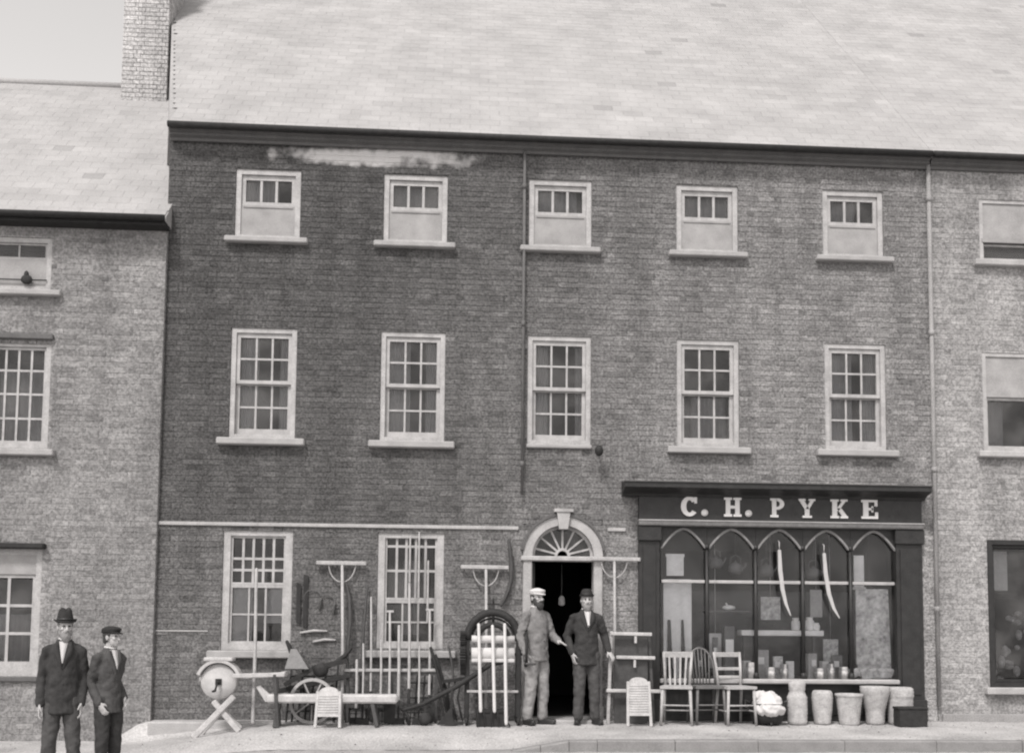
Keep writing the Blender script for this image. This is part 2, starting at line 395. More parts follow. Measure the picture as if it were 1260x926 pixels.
def lay_bricks(x0, x1, z0, z1, yf, ops, seed, spread=0.3, skip=None, depth=0.02):
    rnd = random.Random(seed); mb = MB(); ch = 0.068; row = 0; z = z0
    while z+ch <= z1+0.001:
        zc = z+ch/2; spans = [(x0, x1)]
        for o in ops:
            if o[2] < zc < o[3]:
                ns = []
                for a, b in spans:
                    if o[1] <= a or o[0] >= b: ns.append((a, b)); continue
                    if o[0] > a: ns.append((a, o[0]))
                    if o[1] < b: ns.append((o[1], b))
                spans = ns
        x = x0-0.3+(0.16 if row % 2 else 0); k = row % 2; rowt = rnd.uniform(-.05, .05)
        while x < x1:
            l = 0.200 if k % 2 == 0 else 0.095
            for a, b in spans:
                p, q = max(x, a+.002), min(x+l, b-.002)
                if q-p > 0.03 and not (skip and skip((p+q)/2, zc)):
                    d = rnd.uniform(-.002, .0025); t = max(.35, 1+rowt+rnd.gauss(0, spread)); u = rnd.uniform(-.0015, .0015)
                    zz0, zz1 = z+.005+u, z+ch-.005+u; y = yf+d; yb = yf+depth
                    mb.add([(p,y,zz0),(q,y,zz0),(q,y,zz1),(p,y,zz1),(p,yb,zz0),(q,yb,zz0),(q,yb,zz1),(p,yb,zz1)],
                           [(0,1,2,3),(0,4,5,1),(3,2,6,7),(0,3,7,4),(1,5,6,2)], t)
            x += l+.010; k += 1
        z += ch; row += 1
    return mb
def lay_slates(x00, x1, ye, ze, yr, zr, seed, w=0.26, ex=0.19, skew=0.0):
    rnd = random.Random(seed); mb = MB(); d = Vector((0, yr-ye, zr-ze)); L = d.length; d.normalize(); nrm = Vector((0, -d.z, d.y))
    k = 0; s_ = 0.0
    while s_ < L:
        x0 = x00-skew*max(0, ye+d.y*s_); x = x00-2.6-(w/2 if k % 2 else 0) if skew else x0-(w/2 if k % 2 else 0)
        rt_ = rnd.uniform(-.02, .02)
        while x < x1:
            a, b = max(x+.0015, x0), min(x+w-.0015, x1)
            if b-a > .03:
                e = min(s_+ex*1.25, L); t = 1+rt_+rnd.gauss(0, .03)-(.2 if rnd.random() < .006 else 0); o = rnd.uniform(.0048, .006); j = rnd.uniform(-.006, .006)
                base = Vector((0, ye, ze)); p0 = base+d*(s_+j)+nrm*o; p1 = base+d*e+nrm*.004; p2 = base+d*(s_+j)+nrm*.002
                vs = []
                for p in (p0, p1, p2): vs += [Vector((a, p.y, p.z)), Vector((b, p.y, p.z))]
                mb.add(vs, [(0,1,3,2), (0,4,5,1), (0,2,4), (1,5,3)], t)
            x += w
        s_ += ex; k += 1
    return mb
# ------------------------------------------------------------------ ground
def sstep(a, b, x):
    t = min(1, max(0, (x-a)/(b-a))); return t*t*(3-2*t)
def kerb_y(x): return -2.0
def fall(x): return 0.25*(1-sstep(-0.5, 1.9, x))
def G(x, y):
    """height of the footway in front of the houses; it dips to the road left of the doorway"""
    d = fall(x)*sstep(0.0, -0.45, y) + (0.25*(1-sstep(-0.5, 0.0, x))*(1-sstep(0.0, -0.45, y)) if x < 0 else 0)
    return 0.02*max(y, -2.2)-d-0.112*sstep(-1.1, -2.0, y)*(1-sstep(4.2, 5.0, x))
def road_z(x, y): return -0.157-fall(x)-0.03*sstep(-2.0, -4.0, y)
mb = MB(); mb.add([(-120,-140,-0.52),(120,-140,-0.52),(120,120,-0.52),(-120,120,-0.52)], [(0,1,2,3)]); struct('ground', mb, GROUND)
def sheet(zf, y0, y1, nx, ny, jit):
    q = MB(); XA, XB = -9.0, 16.0
    for i in range(nx+1):
        x = XA+(XB-XA)*i/nx
        for j in range(ny+1):
            y = y0+(y1-y0)*j/ny; q.v.append(Vector((x, y, zf(x, y)+random.uniform(-jit, jit)*(1 if 0 < j < ny else 0))))
    for i in range(nx):
        for j in range(ny):
            a = i*(ny+1)+j; q.f.append([a, a+1, a+ny+2, a+ny+1]); q.t.append(1); q.sm.append(True)
    return q
struct('footway', sheet(G, .05, -2.0, 200, 30, .006), PAVE)
struct('road', sheet(road_z, -1.7, -22, 200, 160, .007), ROAD)
kr = MB(); kr.box((4.02, -1.985, -.5), (16, -1.92, -.165)); kerb = struct('kerb', kr, KERB)
x = 4.0; rk = random.Random(3)
while x < 15.5:
    l = .30 if x < 5.1 else rk.uniform(.75, 1.05); x2 = x+l
    q = MB(); za, zb = G(x, -2)+.004, G(x2, -2)+.004+rk.uniform(-.003, .003); y0 = -2.13+rk.uniform(-.008, .008)
    q.add([(x+.003, y0, -.32), (x2-.003, y0, -.32), (x2-.003, -1.988, -.32), (x+.003, -1.988, -.32), (x+.003, y0, za-.016), (x2-.003, y0, zb-.016), (x2-.003, y0+.016, zb), (x+.003, y0+.016, za), (x2-.003, -1.988, zb), (x+.003, -1.988, za)],
          [(3,2,1,0), (0,1,5,4), (4,5,6,7), (7,6,8,9), (1,2,8,6,5), (3,0,4,7,9), (2,3,9,8)]); part('kerb_stone', q, KERB, kerb); x = x2
# loose stones and grit trodden over the footway and the road edge
rk = random.Random(12); q = MB()
for i in range(2600):
    x = rk.uniform(-3.5, 13.5); y = -.08-rk.random()**1.1*5.2; r_ = .005+.011*rk.random()**3
    if -2.16 < y < -1.96: continue
    z = (G(x, y) if y > -2 else road_z(x, y))+r_*.2
    P = [Vector((math.cos(a)*r_*rk.uniform(.7, 1.3), math.sin(a)*r_*rk.uniform(.7, 1.3), -r_*.4)) for a in (0, 1.6, 3.1, 4.7)]+[Vector((rk.uniform(-.3, .3)*r_, rk.uniform(-.3, .3)*r_, r_*rk.uniform(.4, .8)))]
    q.add([v_+Vector((x, y, z)) for v_ in P], [(0,1,4), (1,2,4), (2,3,4), (3,0,4), (3,2,1,0)], rk.uniform(.35, 1.1))
o = struct('loose_grit', q, GRITS, 'stuff'); o['label'] = 'scattered small stones and grit on the footway and road'
# ------------------------------------------------------------------ window builder
PANES = {}
def pane_mesh(w, h):
    k = (round(w, 3), round(h, 3))
    if k not in PANES:
        q = MB(); q.box((-w/2, -.0015, -h/2), (w/2, .0015, h/2)); me = q.mesh('pane'); me.materials.append(GLASS); PANES[k] = me
    return PANES[k]
def sash(parent, name, x0, x1, z0, z1, y, cols, rows, st=.045, bar=.022, m=WHITE, top=None, bot=None, seed=0, gm=None, xs=None, zs=None):
    """one sash: stiles, rails and glazing bars as one mesh, every pane an object of its own"""
    rn = random.Random(seed*7+int(x0*100)); top = top or st; bot = bot or st; th = .035
    q = MB(); ax, bx, az, bz = x0+st, x1-st, z0+bot, z1-top
    q.box((x0, y, z0), (ax, y+th, z1)); q.box((bx, y, z0), (x1, y+th, z1)); q.box((ax, y+.001, z0), (bx, y+th-.001, az)); q.box((ax, y+.001, bz), (bx, y+th-.001, z1))
    xs = xs or [ax+(bx-ax)*i/cols for i in range(cols+1)]; zs = zs or [az+(bz-az)*i/rows for i in range(rows+1)]
    for xx in xs[1:-1]: q.box((xx-bar/2, y+.006, az), (xx+bar/2, y+th-.004, bz))
    for zz in zs[1:-1]: q.box((ax, y+.008, zz-bar/2), (bx, y+th-.006, zz+bar/2))
    o = part(name, q, m, parent)
    for i in range(len(xs)-1):
        for j in range(len(zs)-1):
            w = xs[i+1]-xs[i]-bar*.6; h = zs[j+1]-zs[j]-bar*.6
            inst('pane', pane_mesh(w, h), GLASS, parent, ((xs[i]+xs[i+1])/2, y+th*.55, (zs[j]+zs[j+1])/2), (rn.uniform(-.012, .012), 0, rn.uniform(-.02, .02)))
    return o
def frame(parent, x0, x1, z0, z1, y, w=.06, d=.12, m=WHITE, name='window', bot=None):
    q = MB(); b = bot or w
    q.box((x0, y, z0), (x0+w, y+d, z1)); q.box((x1-w, y, z0), (x1, y+d, z1))
    q.box((x0+w, y+.002, z1-w), (x1-w, y+d, z1)); q.box((x0+w, y+.002, z0), (x1-w, y+d, z0+b))
    return part(name, q, m, parent)
def sill(parent, x0, x1, z, yf, h=.075, d=.10, m=SILL):
    q = MB(); q.box((x0, yf-d, z-h), (x1, yf+.06, z), .012); return part('sill', q, m, parent)
def drape(x0, x1, z0, z1, y, amp=.02, n=26, seed=0):
    rn = random.Random(seed); q = MB(); vs = []
    ph = rn.uniform(0, 6)
    for i in range(n+1):
        x = x0+(x1-x0)*i/n; yy = y+amp*math.sin(ph+i*1.15)+amp*.4*math.sin(i*.47+ph)
        vs += [(x, yy, z0), (x, yy, z1), (x, yy+.006, z0), (x, yy+.006, z1)]
    fs = []
    for i in range(n):
        a = i*4; b = a+4; fs += [(a, b, b+1, a+1), (a+2, a+3, b+3, b+2)]
    q.add(vs, fs, 1, True); return q
# ------------------------------------------------------------------ the shop house (main building)
HX0, HX1, HZ = 0.0, 9.85, 7.53
cols5 = [((289+285)/2, (371+367)/2), (471.5, 549.5), (650, 728.5), (832, 909), (1012, 1088.5)]
wins = []
for (a, b) in cols5:
    c = wx((a+b)/2, 0, 310); w = .815
    wins.append((c-w/2, c+w/2))
TT, TB = 6.934, 6.03        # top floor frame
FT, FB = 4.881, 3.47        # first floor frame
g1 = (W(273, 720, 0).x, W(359, 720, 0).x, W(315, 800, 0).z, W(315, 650, 0).z)
g2 = (W(464, 720, 0).x, W(546, 720, 0).x, W(505, 800, 0).z, W(505, 653, 0).z)
DX0, DX1 = W(654, 780, 0).x, W(730, 780, 0).x
DC = (DX0+DX1)/2; DSP = W(692, 684, 0).z; DR = (DX1-DX0)/2
JW = .115
SX0, SX1 = W(785, 740, 0).x, W(1133, 740, 0).x; SZ1 = W(950, 596, 0).z
ops = [(a, b, TB, TT) for a, b in wins]+[(a, b, FB, FT) for a, b in wins]+[g1, g2]
dop = (DX0-JW, DX1+JW, -.02, DSP+DR+JW)
sop = (SX0+.05, SX1-.05, .02, SZ1-.1)
allops = ops+[dop, sop]
house = thing('shop_house', 'long dark brick three-storey house with five bays above the dark shopfront', 'house', (4.9, 0.2, 0))
part('wall', wall_sheet(HX0, HX1, -.3, HZ-.08, .005, .32, allops), MORTAR, house, label='dark brick front wall')
q = lay_bricks(HX0, HX1, -.2, 7.27, 0.0, ops+[sop, (DX0-JW, DX1+JW, -.1, DSP)], 11, .11,
               skip=lambda x, z: z > DSP and (x-DC)**2+(z-DSP)**2 < (DR+JW+.01)**2)
part('bricks', q, BRICK, house, 'stuff')
# spandrels beside the arch
q = MB(); Ro = DR+JW
for sg in (-1, 1):
    arc = [(DC+sg*Ro*math.cos(R(a)), DSP+Ro*math.sin(R(a))) for a in range(0, 91, 9)]
    q.strip([(DC+sg*Ro, p[1]) if i < 6 else (DC+sg*Ro*(1-(i-5)/5), DSP+Ro) for i, p in enumerate(arc)], arc, .009, .30)
part('spandrel', q, MORTAR, house)
# shell behind the front: party walls, back, floors, so the rooms are dark inside
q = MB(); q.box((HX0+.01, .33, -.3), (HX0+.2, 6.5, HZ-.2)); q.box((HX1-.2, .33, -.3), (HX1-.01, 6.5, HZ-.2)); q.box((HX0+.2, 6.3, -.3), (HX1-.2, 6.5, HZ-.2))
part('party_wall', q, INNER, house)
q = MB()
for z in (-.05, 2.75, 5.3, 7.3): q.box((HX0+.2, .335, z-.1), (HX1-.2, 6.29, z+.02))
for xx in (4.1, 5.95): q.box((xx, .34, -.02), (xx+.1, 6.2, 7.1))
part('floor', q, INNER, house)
# roof
EZ = HZ-.135; RY = 6.2; PITCH = math.tan(R(45)); RZ = EZ+(RY+.15)*PITCH
SKEW = 0.287            # the party wall with the left house is not square to the street
def roof_block(x0, x1, ye, ze, yr, zr, back, skew=0.0):
    q = MB(); vs = []
    for x, k in ((x0, skew), (x1, 0)): vs += [(x-k*max(0, y), y, z) for y, z in ((ye, ze), (yr, zr), (back, ze), (back, ze-.12), (ye, ze-.06))]
    q.add(vs, [(0,1,6,5),(1,2,7,6),(0,5,9,4),(2,3,8,7),(3,4,9,8),(0,4,3,2,1),(5,6,7,8,9)]); return q
rf = part('roof', roof_block(HX0+.02, HX1, -.15, EZ+.02, RY, RZ, 12.4, SKEW), PSLATE, house)
q = MB(); yy = [.3, 2, 4, 6, 8]; vs_ = []
for y in yy:
    for dx in (.03, .25): zt_ = EZ-.16+(min(y, 2*RY-y)+.15)*PITCH; vs_ += [(HX0+dx-SKEW*y, y, 4.2), (HX0+dx-SKEW*y, y, zt_-.02)]
q.add(vs_, [f for i in range(4) for f in ((i*4, i*4+1, i*4+5, i*4+4), (i*4+2, i*4+6, i*4+7, i*4+3), (i*4+1, i*4+3, i*4+7, i*4+5))]+[(0, 2, 3, 1), (16, 17, 19, 18)])
part('gable_wall', q, MORTAR, house)
part('slates', lay_slates(HX0+.02, HX1, -.19, EZ-.005, RY, RZ+.02, 5, skew=SKEW), SLATE, rf, 'stuff')
q = MB(); q.tube([(HX0, RY, RZ+.02), (HX1, RY, RZ+.02)], .09, 12); part('ridge', q, PSLATE, rf)
# moulded eaves cornice and gutter
def cornice(x0, x1, par, seed):
    q = MB(); prof = [(-.02, EZ-.15), (-.05, EZ-.15), (-.06, EZ-.12), (-.11, EZ-.10), (-.11, EZ-.07), (-.16, EZ-.055), (-.16, EZ-.035), (-.02, EZ-.035)]
    n = len(prof); vs = [(x, y, z) for x in (x0, x1) for y, z in prof]
    q.add(vs, [tuple(range(n)), tuple(range(n, 2*n))[::-1]]+[(i, (i+1) % n, (i+1) % n+n, i+n) for i in range(n)])
    part('cornice', q, LEAD, par)
    q = MB(); q.tube([(x0, -.20, EZ-.01), ((x0+x1)/2, -.20, EZ-.018), (x1, -.20, EZ-.01)], .04, 10); part('gutter', q, IRON, par)
cornice(HX0+.02, HX1-.01, house, 1)
# upper windows
rw = random.Random(5)
for k, (a, b) in enumerate(wins):
    w = frame(house, a+.003, b-.003, TB+.002, TT-.002, .02, .065, .13, bot=.05)
    mid = TT-.465
    sash(w, 'upper_sash', a+.07, b-.07, mid, TT-.07, .05, 3, 1, .05, .032, seed=k, top=.06)
    q = MB(); q.box((a+.07, .035, TB+.054), (b-.07, .075, mid-.004)); q.box((a+.10, .024, mid-.03), (b-.10, .034, mid-.006)); part('lower_panel', q, BLIND, w)
    sill(w, a-.11, b+.11, TB, 0, .07, .09)
    part('curtain', drape(a+.08, b-.08-(.22, 0, .1, 0, .25)[k], mid-.05, TT-.08, .16, .015, seed=k+40), CURT, w)  # pale curtain added behind the upper sash to lighten its panes
    w = frame(house, a+.003, b-.003, FB+.002, FT-.002, .02, .06, .13, bot=.06)
    mid = (FB+FT)/2
    sash(w, 'upper_sash', a+.065, b-.065, mid, FT-.065, .045, 3, 2, .045, .024, seed=k+10, top=.055)
    sash(w, 'lower_sash', a+.065, b-.065, FB+.065, mid+.028, .085, 3, 2, .045, .024, seed=k+20, bot=.075)
    if k != 2: sill(w, a-.13, b+.13, FB, 0, .085, .10)
    else: sill(w, a-.01, b+.01, FB, 0, .05, .05)
    # half-drawn curtain added behind the glass to vary the pane brightness
    cw = (.26, .30, .20, .0, .34)[k]
    for sg in (0, 1):
        if cw: part('curtain', drape(a+.07, a+.07+cw, FB+.1, FT-.1, .15, .012, seed=k) if sg == 0 else drape(b-.07-cw*.6, b-.07, FB+.1, FT-.1, .15, .012, seed=k+3), CURT, w)
    if k == 3: part('curtain', drape(a+.25, b-.1, FB+.1, FT-.7, .30, seed=9), CURT, w)
# ground floor windows, barred
w = frame(house, g1[0]+.003, g1[1]-.003, g1[2]+.002, g1[3]-.002, .02, .085, .13)
za, zb = W(315, 716, .05).z, W(315, 660, .05).z
sash(w, 'upper_sash', g1[0]+.085, g1[1]-.085, za-.03, g1[3]-.085, .05, 5, 3, .03, .03, seed=31, zs=[za, W(315, 701, .05).z, W(315, 687, .05).z, zb])
sash(w, 'lower_sash', g1[0]+.085, g1[1]-.085, g1[2]+.08, za-.032, .05, 3, 2, .035, .022, seed=33)
q = MB(); q.box((g1[0]+.12, .10, g1[2]+.1), (g1[0]+.36, .11, za-.06)); q.box((g1[0]+.50, .10, g1[2]+.34), (g1[1]-.13, .11, za-.06)); part('blind', q, LINEN, w)
sill(w, g1[0]-.14, g1[1]+.14, g1[2], 0, .09, .11)
w = frame(house, g2[0]+.003, g2[1]-.003, g2[2]+.002, g2[3]-.002, .02, .085, .13)
zz = [W(505, v, .05).z for v in (736, 702, 672, 656)]
sash(w, 'upper_sash', g2[0]+.085, g2[1]-.085, zz[0]-.02, g2[3]-.06, .05, 5, 3, .03, .03, seed=41, zs=zz)
sash(w, 'lower_sash', g2[0]+.085, g2[1]-.085, g2[2]+.08, zz[0]-.022, .05, 3, 2, .035, .022, seed=43)
part('curtain', drape(g2[0]+.3, g2[1]-.3, g2[2]+.2, g2[3]-.35, .3, .03, seed=4), CURT, w)
sill(w, g2[0]-.14, g2[1]+.16, g2[2], 0, .09, .11)
# string course, plinth line
q = MB(); q.box((HX0+.02, -.03, 2.375), (DC-Ro-.06, .004, 2.42), .006); part('string_course', q, STONE, house)
q = MB(); q.box((DC+Ro+.06, -.03, 2.375), (SX0-.16, .004, 2.42), .006); part('string_course', q, STONE, house)
zd = W(260, 776, 0).z
q = MB(); q.box((HX0+.03, -.010, zd-.010), (g1[0]-.15, .004, zd+.010), .005); part('plinth_moulding', q, SILL, house)
# doorway: arch ring, jambs, keystone, hood, transom, fanlight, step
def arc_pts(r_, a0=0, a1=180, n=24): return [(DC+r_*math.cos(R(a0+(a1-a0)*i/n)), DSP+r_*math.sin(R(a0+(a1-a0)*i/n))) for i in range(n+1)]
q = MB(); q.strip(arc_pts(Ro), arc_pts(DR), -.035, .20); part('arch', q, STONE, house)
q = MB(); q.strip(arc_pts(Ro+.035, 8, 172), arc_pts(Ro+.003, 8, 172), -.06, .003); part('hood_moulding', q, LEAD, house)
for sg in (-1, 1):
    q = MB(); q.box((DC+sg*DR, -.033, .0), (DC+sg*Ro, .20, DSP-.003), .012); q.box((DC+sg*(DR-.004), -.05, .0), (DC+sg*(Ro+.015), .15, .18), .01); part('door_jamb', q, STONE, house)
q = MB(); q.prism([(DC-.055, DSP+DR-.05), (DC+.055, DSP+DR-.05), (DC+.085, DSP+Ro+.05), (DC-.085, DSP+Ro+.05)], -.085, .05); q.box((DC-.12, -.10, DSP+Ro+.05), (DC+.12, .004, DSP+Ro+.09)); part('keystone', q, STONE, house)
q = MB(); q.box((DC-Ro-.03, -.06, DSP-.065), (DC+Ro+.02, .12, DSP-.002), .012); tz = part('transom', q, WHITE, house)
q = MB(); q.strip(arc_pts(DR-.002), arc_pts(DR-.035), .06, .12); fan = part('fanlight', q, WHITE, house)
for i in range(7):
    a = R(14+152*i/6); q = MB(); q.bar((DC+.085*math.cos(a), .085, DSP+.015+.085*math.sin(a)), (DC+(DR-.03)*math.cos(a), .085, DSP+.015+(DR-.03)*math.sin(a)), .024, .03); part('glazing_bar', q, WHITE, fan)
q = MB(); q.strip([(DC+.10*math.cos(R(a)), DSP+.01+.10*math.sin(R(a))) for a in range(0, 181, 15)], [(DC+.065*math.cos(R(a)), DSP+.01+.065*math.sin(R(a))) for a in range(0, 181, 15)], .068, .10); part('fan_hub', q, WHITE, fan)
cuts = [2]+[14+152*(i+.0)/6 for i in range(1, 6)]+[178]
for i in range(6):
    a0, a1 = cuts[i], cuts[i+1]; q = MB(); P = [(DC+.09*math.cos(R(a0)), DSP+.01+.09*math.sin(R(a0)))]+[(DC+(DR-.034)*math.cos(R(a0+(a1-a0)*j/5)), DSP+(DR-.034)*math.sin(R(a0+(a1-a0)*j/5))) for j in range(6)]+[(DC+.09*math.cos(R(a1)), DSP+.01+.09*math.sin(R(a1)))]
    q.prism(P, .082, .085); part('pane', q, GLASS, fan)
q = MB(); q.box((DX0-.16, -.36, -.12), (DX1+.16, .3, .035), .02); part('doorstep', q, STONE, house)
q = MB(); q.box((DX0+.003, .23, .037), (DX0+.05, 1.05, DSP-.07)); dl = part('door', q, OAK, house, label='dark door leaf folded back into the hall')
q = MB(); q.ell((DX0+.07, .95, 1.0), (.03, .03, .03)); part('handle', q, IRON, dl)
# rain pipes
def pipe(par, u, vtop, vbot, r_=.035, x=None, m=PIPE):
    x = x if x is not None else wx(u, -.06, 400); z1 = wz(vtop, -.06, u); z0 = wz(vbot, -.06, u)
    q = MB(); q.tube([(x, -.06, z0), (x, -.06, z1)], r_, 10)
    z = z1-.5
    while z > z0+.3: q.lathe([(r_+.008, 0), (r_+.008, .07)], (x, -.06, z), 10); z -= 1.8
    return part('rain_pipe', q, m, par)
pipe(house, 644, 186, 608, .019, m=BRICKPIPE)
# ------------------------------------------------------------------ shopfront
sf = thing('shopfront', 'dark painted shopfront with white lettered fascia and arched window lights', 'shopfront', (7.9, 0, 0))
z_c1, z_c0 = W(950, 595, -.32).z, W(950, 607, -.28).z
z_f0 = W(950, 643, -.05).z; z_t0 = W(950, 652, -.05).z
z_s = W(950, 835, -.1).z
cx0, cx1 = W(769, 596, -.3).x, W(1146, 600, -.3).x
q = MB(); prof = [(.0, z_c0-.035), (-.10, z_c0-.035), (-.13, z_c0-.005), (-.20, z_c0+.02), (-.28, z_c0+.04), (-.32, z_c0+.055), (-.32, z_c1), (0.0, z_c1+.04)]
n = len(prof); q.add([(x, y, z) for x in (cx0, cx1) for y, z in prof], [tuple(range(n)), tuple(range(n, 2*n))[::-1]]+[(i, (i+1) % n, (i+1) % n+n, i+n) for i in range(n)])
part('cornice', q, DARKP, sf)
q = MB(); q.box((cx0-.01, -.34, z_c1+.002), (cx1+.01, -.30, z_c1+.012)); part('lead_flashing', q, LEAD, sf)
q = MB(); q.box((SX0, -.08, z_f0), (SX1, .05, z_c0-.033)); fascia = part('fascia', q, DARKP, sf)
q = MB(); q.box((SX0-.01, -.135, z_t0+.03), (SX1+.01, .05, z_f0), .012); part('fascia_moulding', q, ELM, sf)
q = MB(); q.box((SX0-.012, -.137, z_f0+.001), (SX1+.012, -.05, z_f0+.014)); part('moulding_edge', q, STONE, sf)
# lettering, slab-faced capitals built from strokes
lz0, lz1 = W(950, 636, -.09).z, W(950, 612.5, -.09).z; LH = lz1-lz0
def letter(ch, x0, w):
    q = MB(); y0, y1 = -.098, -.0805; st = w*.30; sr = LH*.17
    def B(a, b, c, d): q.box((x0+a*w, y0, lz0+c*LH), (x0+b*w, y1, lz0+d*LH))
    def D(a, c, b, d, t):   # slanted stroke, horizontal width t
        q.prism([(x0+(a-t/2)*w, lz0+c*LH), (x0+(a+t/2)*w, lz0+c*LH), (x0+(b+t/2)*w, lz0+d*LH), (x0+(b-t/2)*w, lz0+d*LH)], y0+.0005, y1)
    def ring(cx, cz, rx, rz, ix, iz, a0, a1):
        n_ = 16; P = [(x0+(cx+rx*math.cos(R(a0+(a1-a0)*i/n_)))*w, lz0+(cz+rz*math.sin(R(a0+(a1-a0)*i/n_)))*LH) for i in range(n_+1)]
        I = [(x0+(cx+ix*math.cos(R(a0+(a1-a0)*i/n_)))*w, lz0+(cz+iz*math.sin(R(a0+(a1-a0)*i/n_)))*LH) for i in range(n_+1)]
        q.strip(P, I, y0+.001, y1)
    if ch == 'C': ring(.52, .5, .52, .52, .20, .33, 38, 322); B(.80, .97, .66, .98)
    if ch == '.': q.lathe([(w*.5, y0), (w*.5, y1)], (x0+w/2, 0, lz0+w*.5), 14, 'y')
    if ch == 'H':
        B(.10, .36, .12, .88); B(.64, .90, .12, .88); B(.36, .64, .42, .57)
        for a in (0, .54): B(a, a+.46, 0, .125); B(a, a+.46, .875, 1)
    if ch == 'P':
        B(.12, .42, .12, .88); B(0, .56, 0, .125); B(0, .45, .875, 1); ring(.48, .70, .50, .30, .20, .15, -90, 90); B(.42, .50, .875, .998); B(.42, .50, .40, .54)
    if ch == 'Y':
        B(.36, .64, .1, .46); B(.22, .78, 0, .11); D(.50, .44, .18, .9, .28); D(.50, .44, .82, .9, .22); B(0, .42, .885, 1); B(.60, 1, .885, 1)
    if ch == 'K':
        B(.10, .38, .12, .88); B(0, .48, 0, .125); B(0, .48, .875, 1); D(.36, .38, .78, .9, .20); D(.48, .52, .82, .1, .28); B(.56, 1, 0, .115); B(.58, .98, .885, 1)
    if ch == 'E':
        B(.10, .40, .12, .88); B(0, .95, 0, .13); B(0, .92, .87, 1); B(.40, .66, .44, .57); B(.78, .95, .13, .34); B(.76, .92, .66, .87); B(.58, .68, .34, .66)
    return part('letter', q, LETTER, fascia)
for ch, ua, ub in (('C', 839, 857), ('.', 864, 870), ('H', 892, 911), ('.', 918, 924), ('P', 949, 964), ('Y', 984, 1002), ('K', 1023, 1042), ('E', 1061, 1080)):
    a = W(ua-1.2, 625, -.09).x; letter(ch, a, W(ub+1.2, 625, -.09).x-a)
# pilasters, sill, stall riser
pl1 = W(812, 740, -.08).x; pr0 = W(1104, 740, -.08).x
for a, b in ((SX0, pl1), (pr0, SX1)):
    q = MB(); q.box((a, -.07, .0), (b, .25, z_t0+.03)); q.box((a-.02, -.11, -.02), (b+.02, -.06, .28), .01); q.box((a-.02, -.11, z_t0-.16), (b+.02, -.06, z_t0+.028), .01)
    q.box((a+.05, -.085, .34), (b-.05, -.068, z_t0-.22), .004); part('pilaster', q, DARKP, sf)
q = MB(); q.box((pl1, -.02, -.05), (pr0, .12, z_s-.06)); 
nP = 5
for i in range(nP):
    a = pl1+(pr0-pl1)*i/nP+.05; b = pl1+(pr0-pl1)*(i+1)/nP-.05; q.box((a, -.032, .08), (b, -.019, z_s-.12), .006)
part('stall_riser', q, DARKP, sf)
q = MB(); q.box((pl1-.0, -.14, z_s-.06), (pr0+.0, .14, z_s), .015); part('window_sill', q, STONE, sf)
# mullions with arched heads, panes, transom bar
us = [812, 870, 930, 988, 1047, 1104]; xm = [W(u, 740, -.02).x for u in us]; zt = z_t0+.03; zarc = W(950, 676, -.02).z
ztr = W(950, 716, -.02).z
for i, x in enumerate(xm[1:-1]):
    q = MB(); q.tube([(x, -.02, z_s), (x, -.02, zarc)], .026, 8); q.lathe([(.04, 0), (.04, .05)], (x, -.02, zarc), 8); q.lathe([(.042, 0), (.03, .08)], (x, -.02, z_s), 8); part('mullion', q, DARKP, sf)
for i in range(5):
    a, b = xm[i], xm[i+1]; c = (a+b)/2; hw = (b-a)/2; h = zt-zarc-.01
    def el(k, n_=18): return [(c+hw*k*math.cos(R(180*j/n_)), zarc+h*(1 if k > .97 else .88)*(1-abs(math.cos(R(180*j/n_)))**1.7)) for j in range(n_+1)]
    O = el(.995); I = el(.90)
    q = MB(); q.strip(O, I, -.045, .0); part('arch_head', q, ARCHP, sf)
    # spandrel panel above the arch
    q = MB(); n_ = 18
    q.strip([(c+hw*.995*math.cos(R(180*j/n_)), zt-.001) for j in range(n_+1)], [(p[0], min(p[1], zt-.003)) for p in O], -.03, -.004); part('arch_spandrel', q, DARKP, sf)
    for z0, z1 in ((z_s+.005, ztr-.02), (ztr+.02, zt-.005)):
        q = MB(); q.box((a+.012, .012, z0), (b-.012, .016, z1)); part('pane', q, SHOPGLASS, sf)
    q = MB(); q.box((a+.024, -.012, ztr-.02), (b-.024, .034, ztr+.02), .005); part('transom_bar', q, WHITE, sf)
# show space behind the glass
q = MB(); q.box((pl1-.1, .14, z_s-.03), (pr0+.1, 1.1, z_s)); part('display_floor', q, ELM, sf)
q = MB(); q.box((pl1-.1, 1.12, z_s), (pr0+.1, 1.15, z_s+1.15)); part('display_back', q, OAK, sf)
q = MB(); q.box((pl1-.12, .2, z_s-.03), (pl1-.1, 1.15, zt)); q.box((pr0+.1, .2, z_s-.03), (pr0+.12, 1.15, zt)); part('display_side', q, OAK, sf)
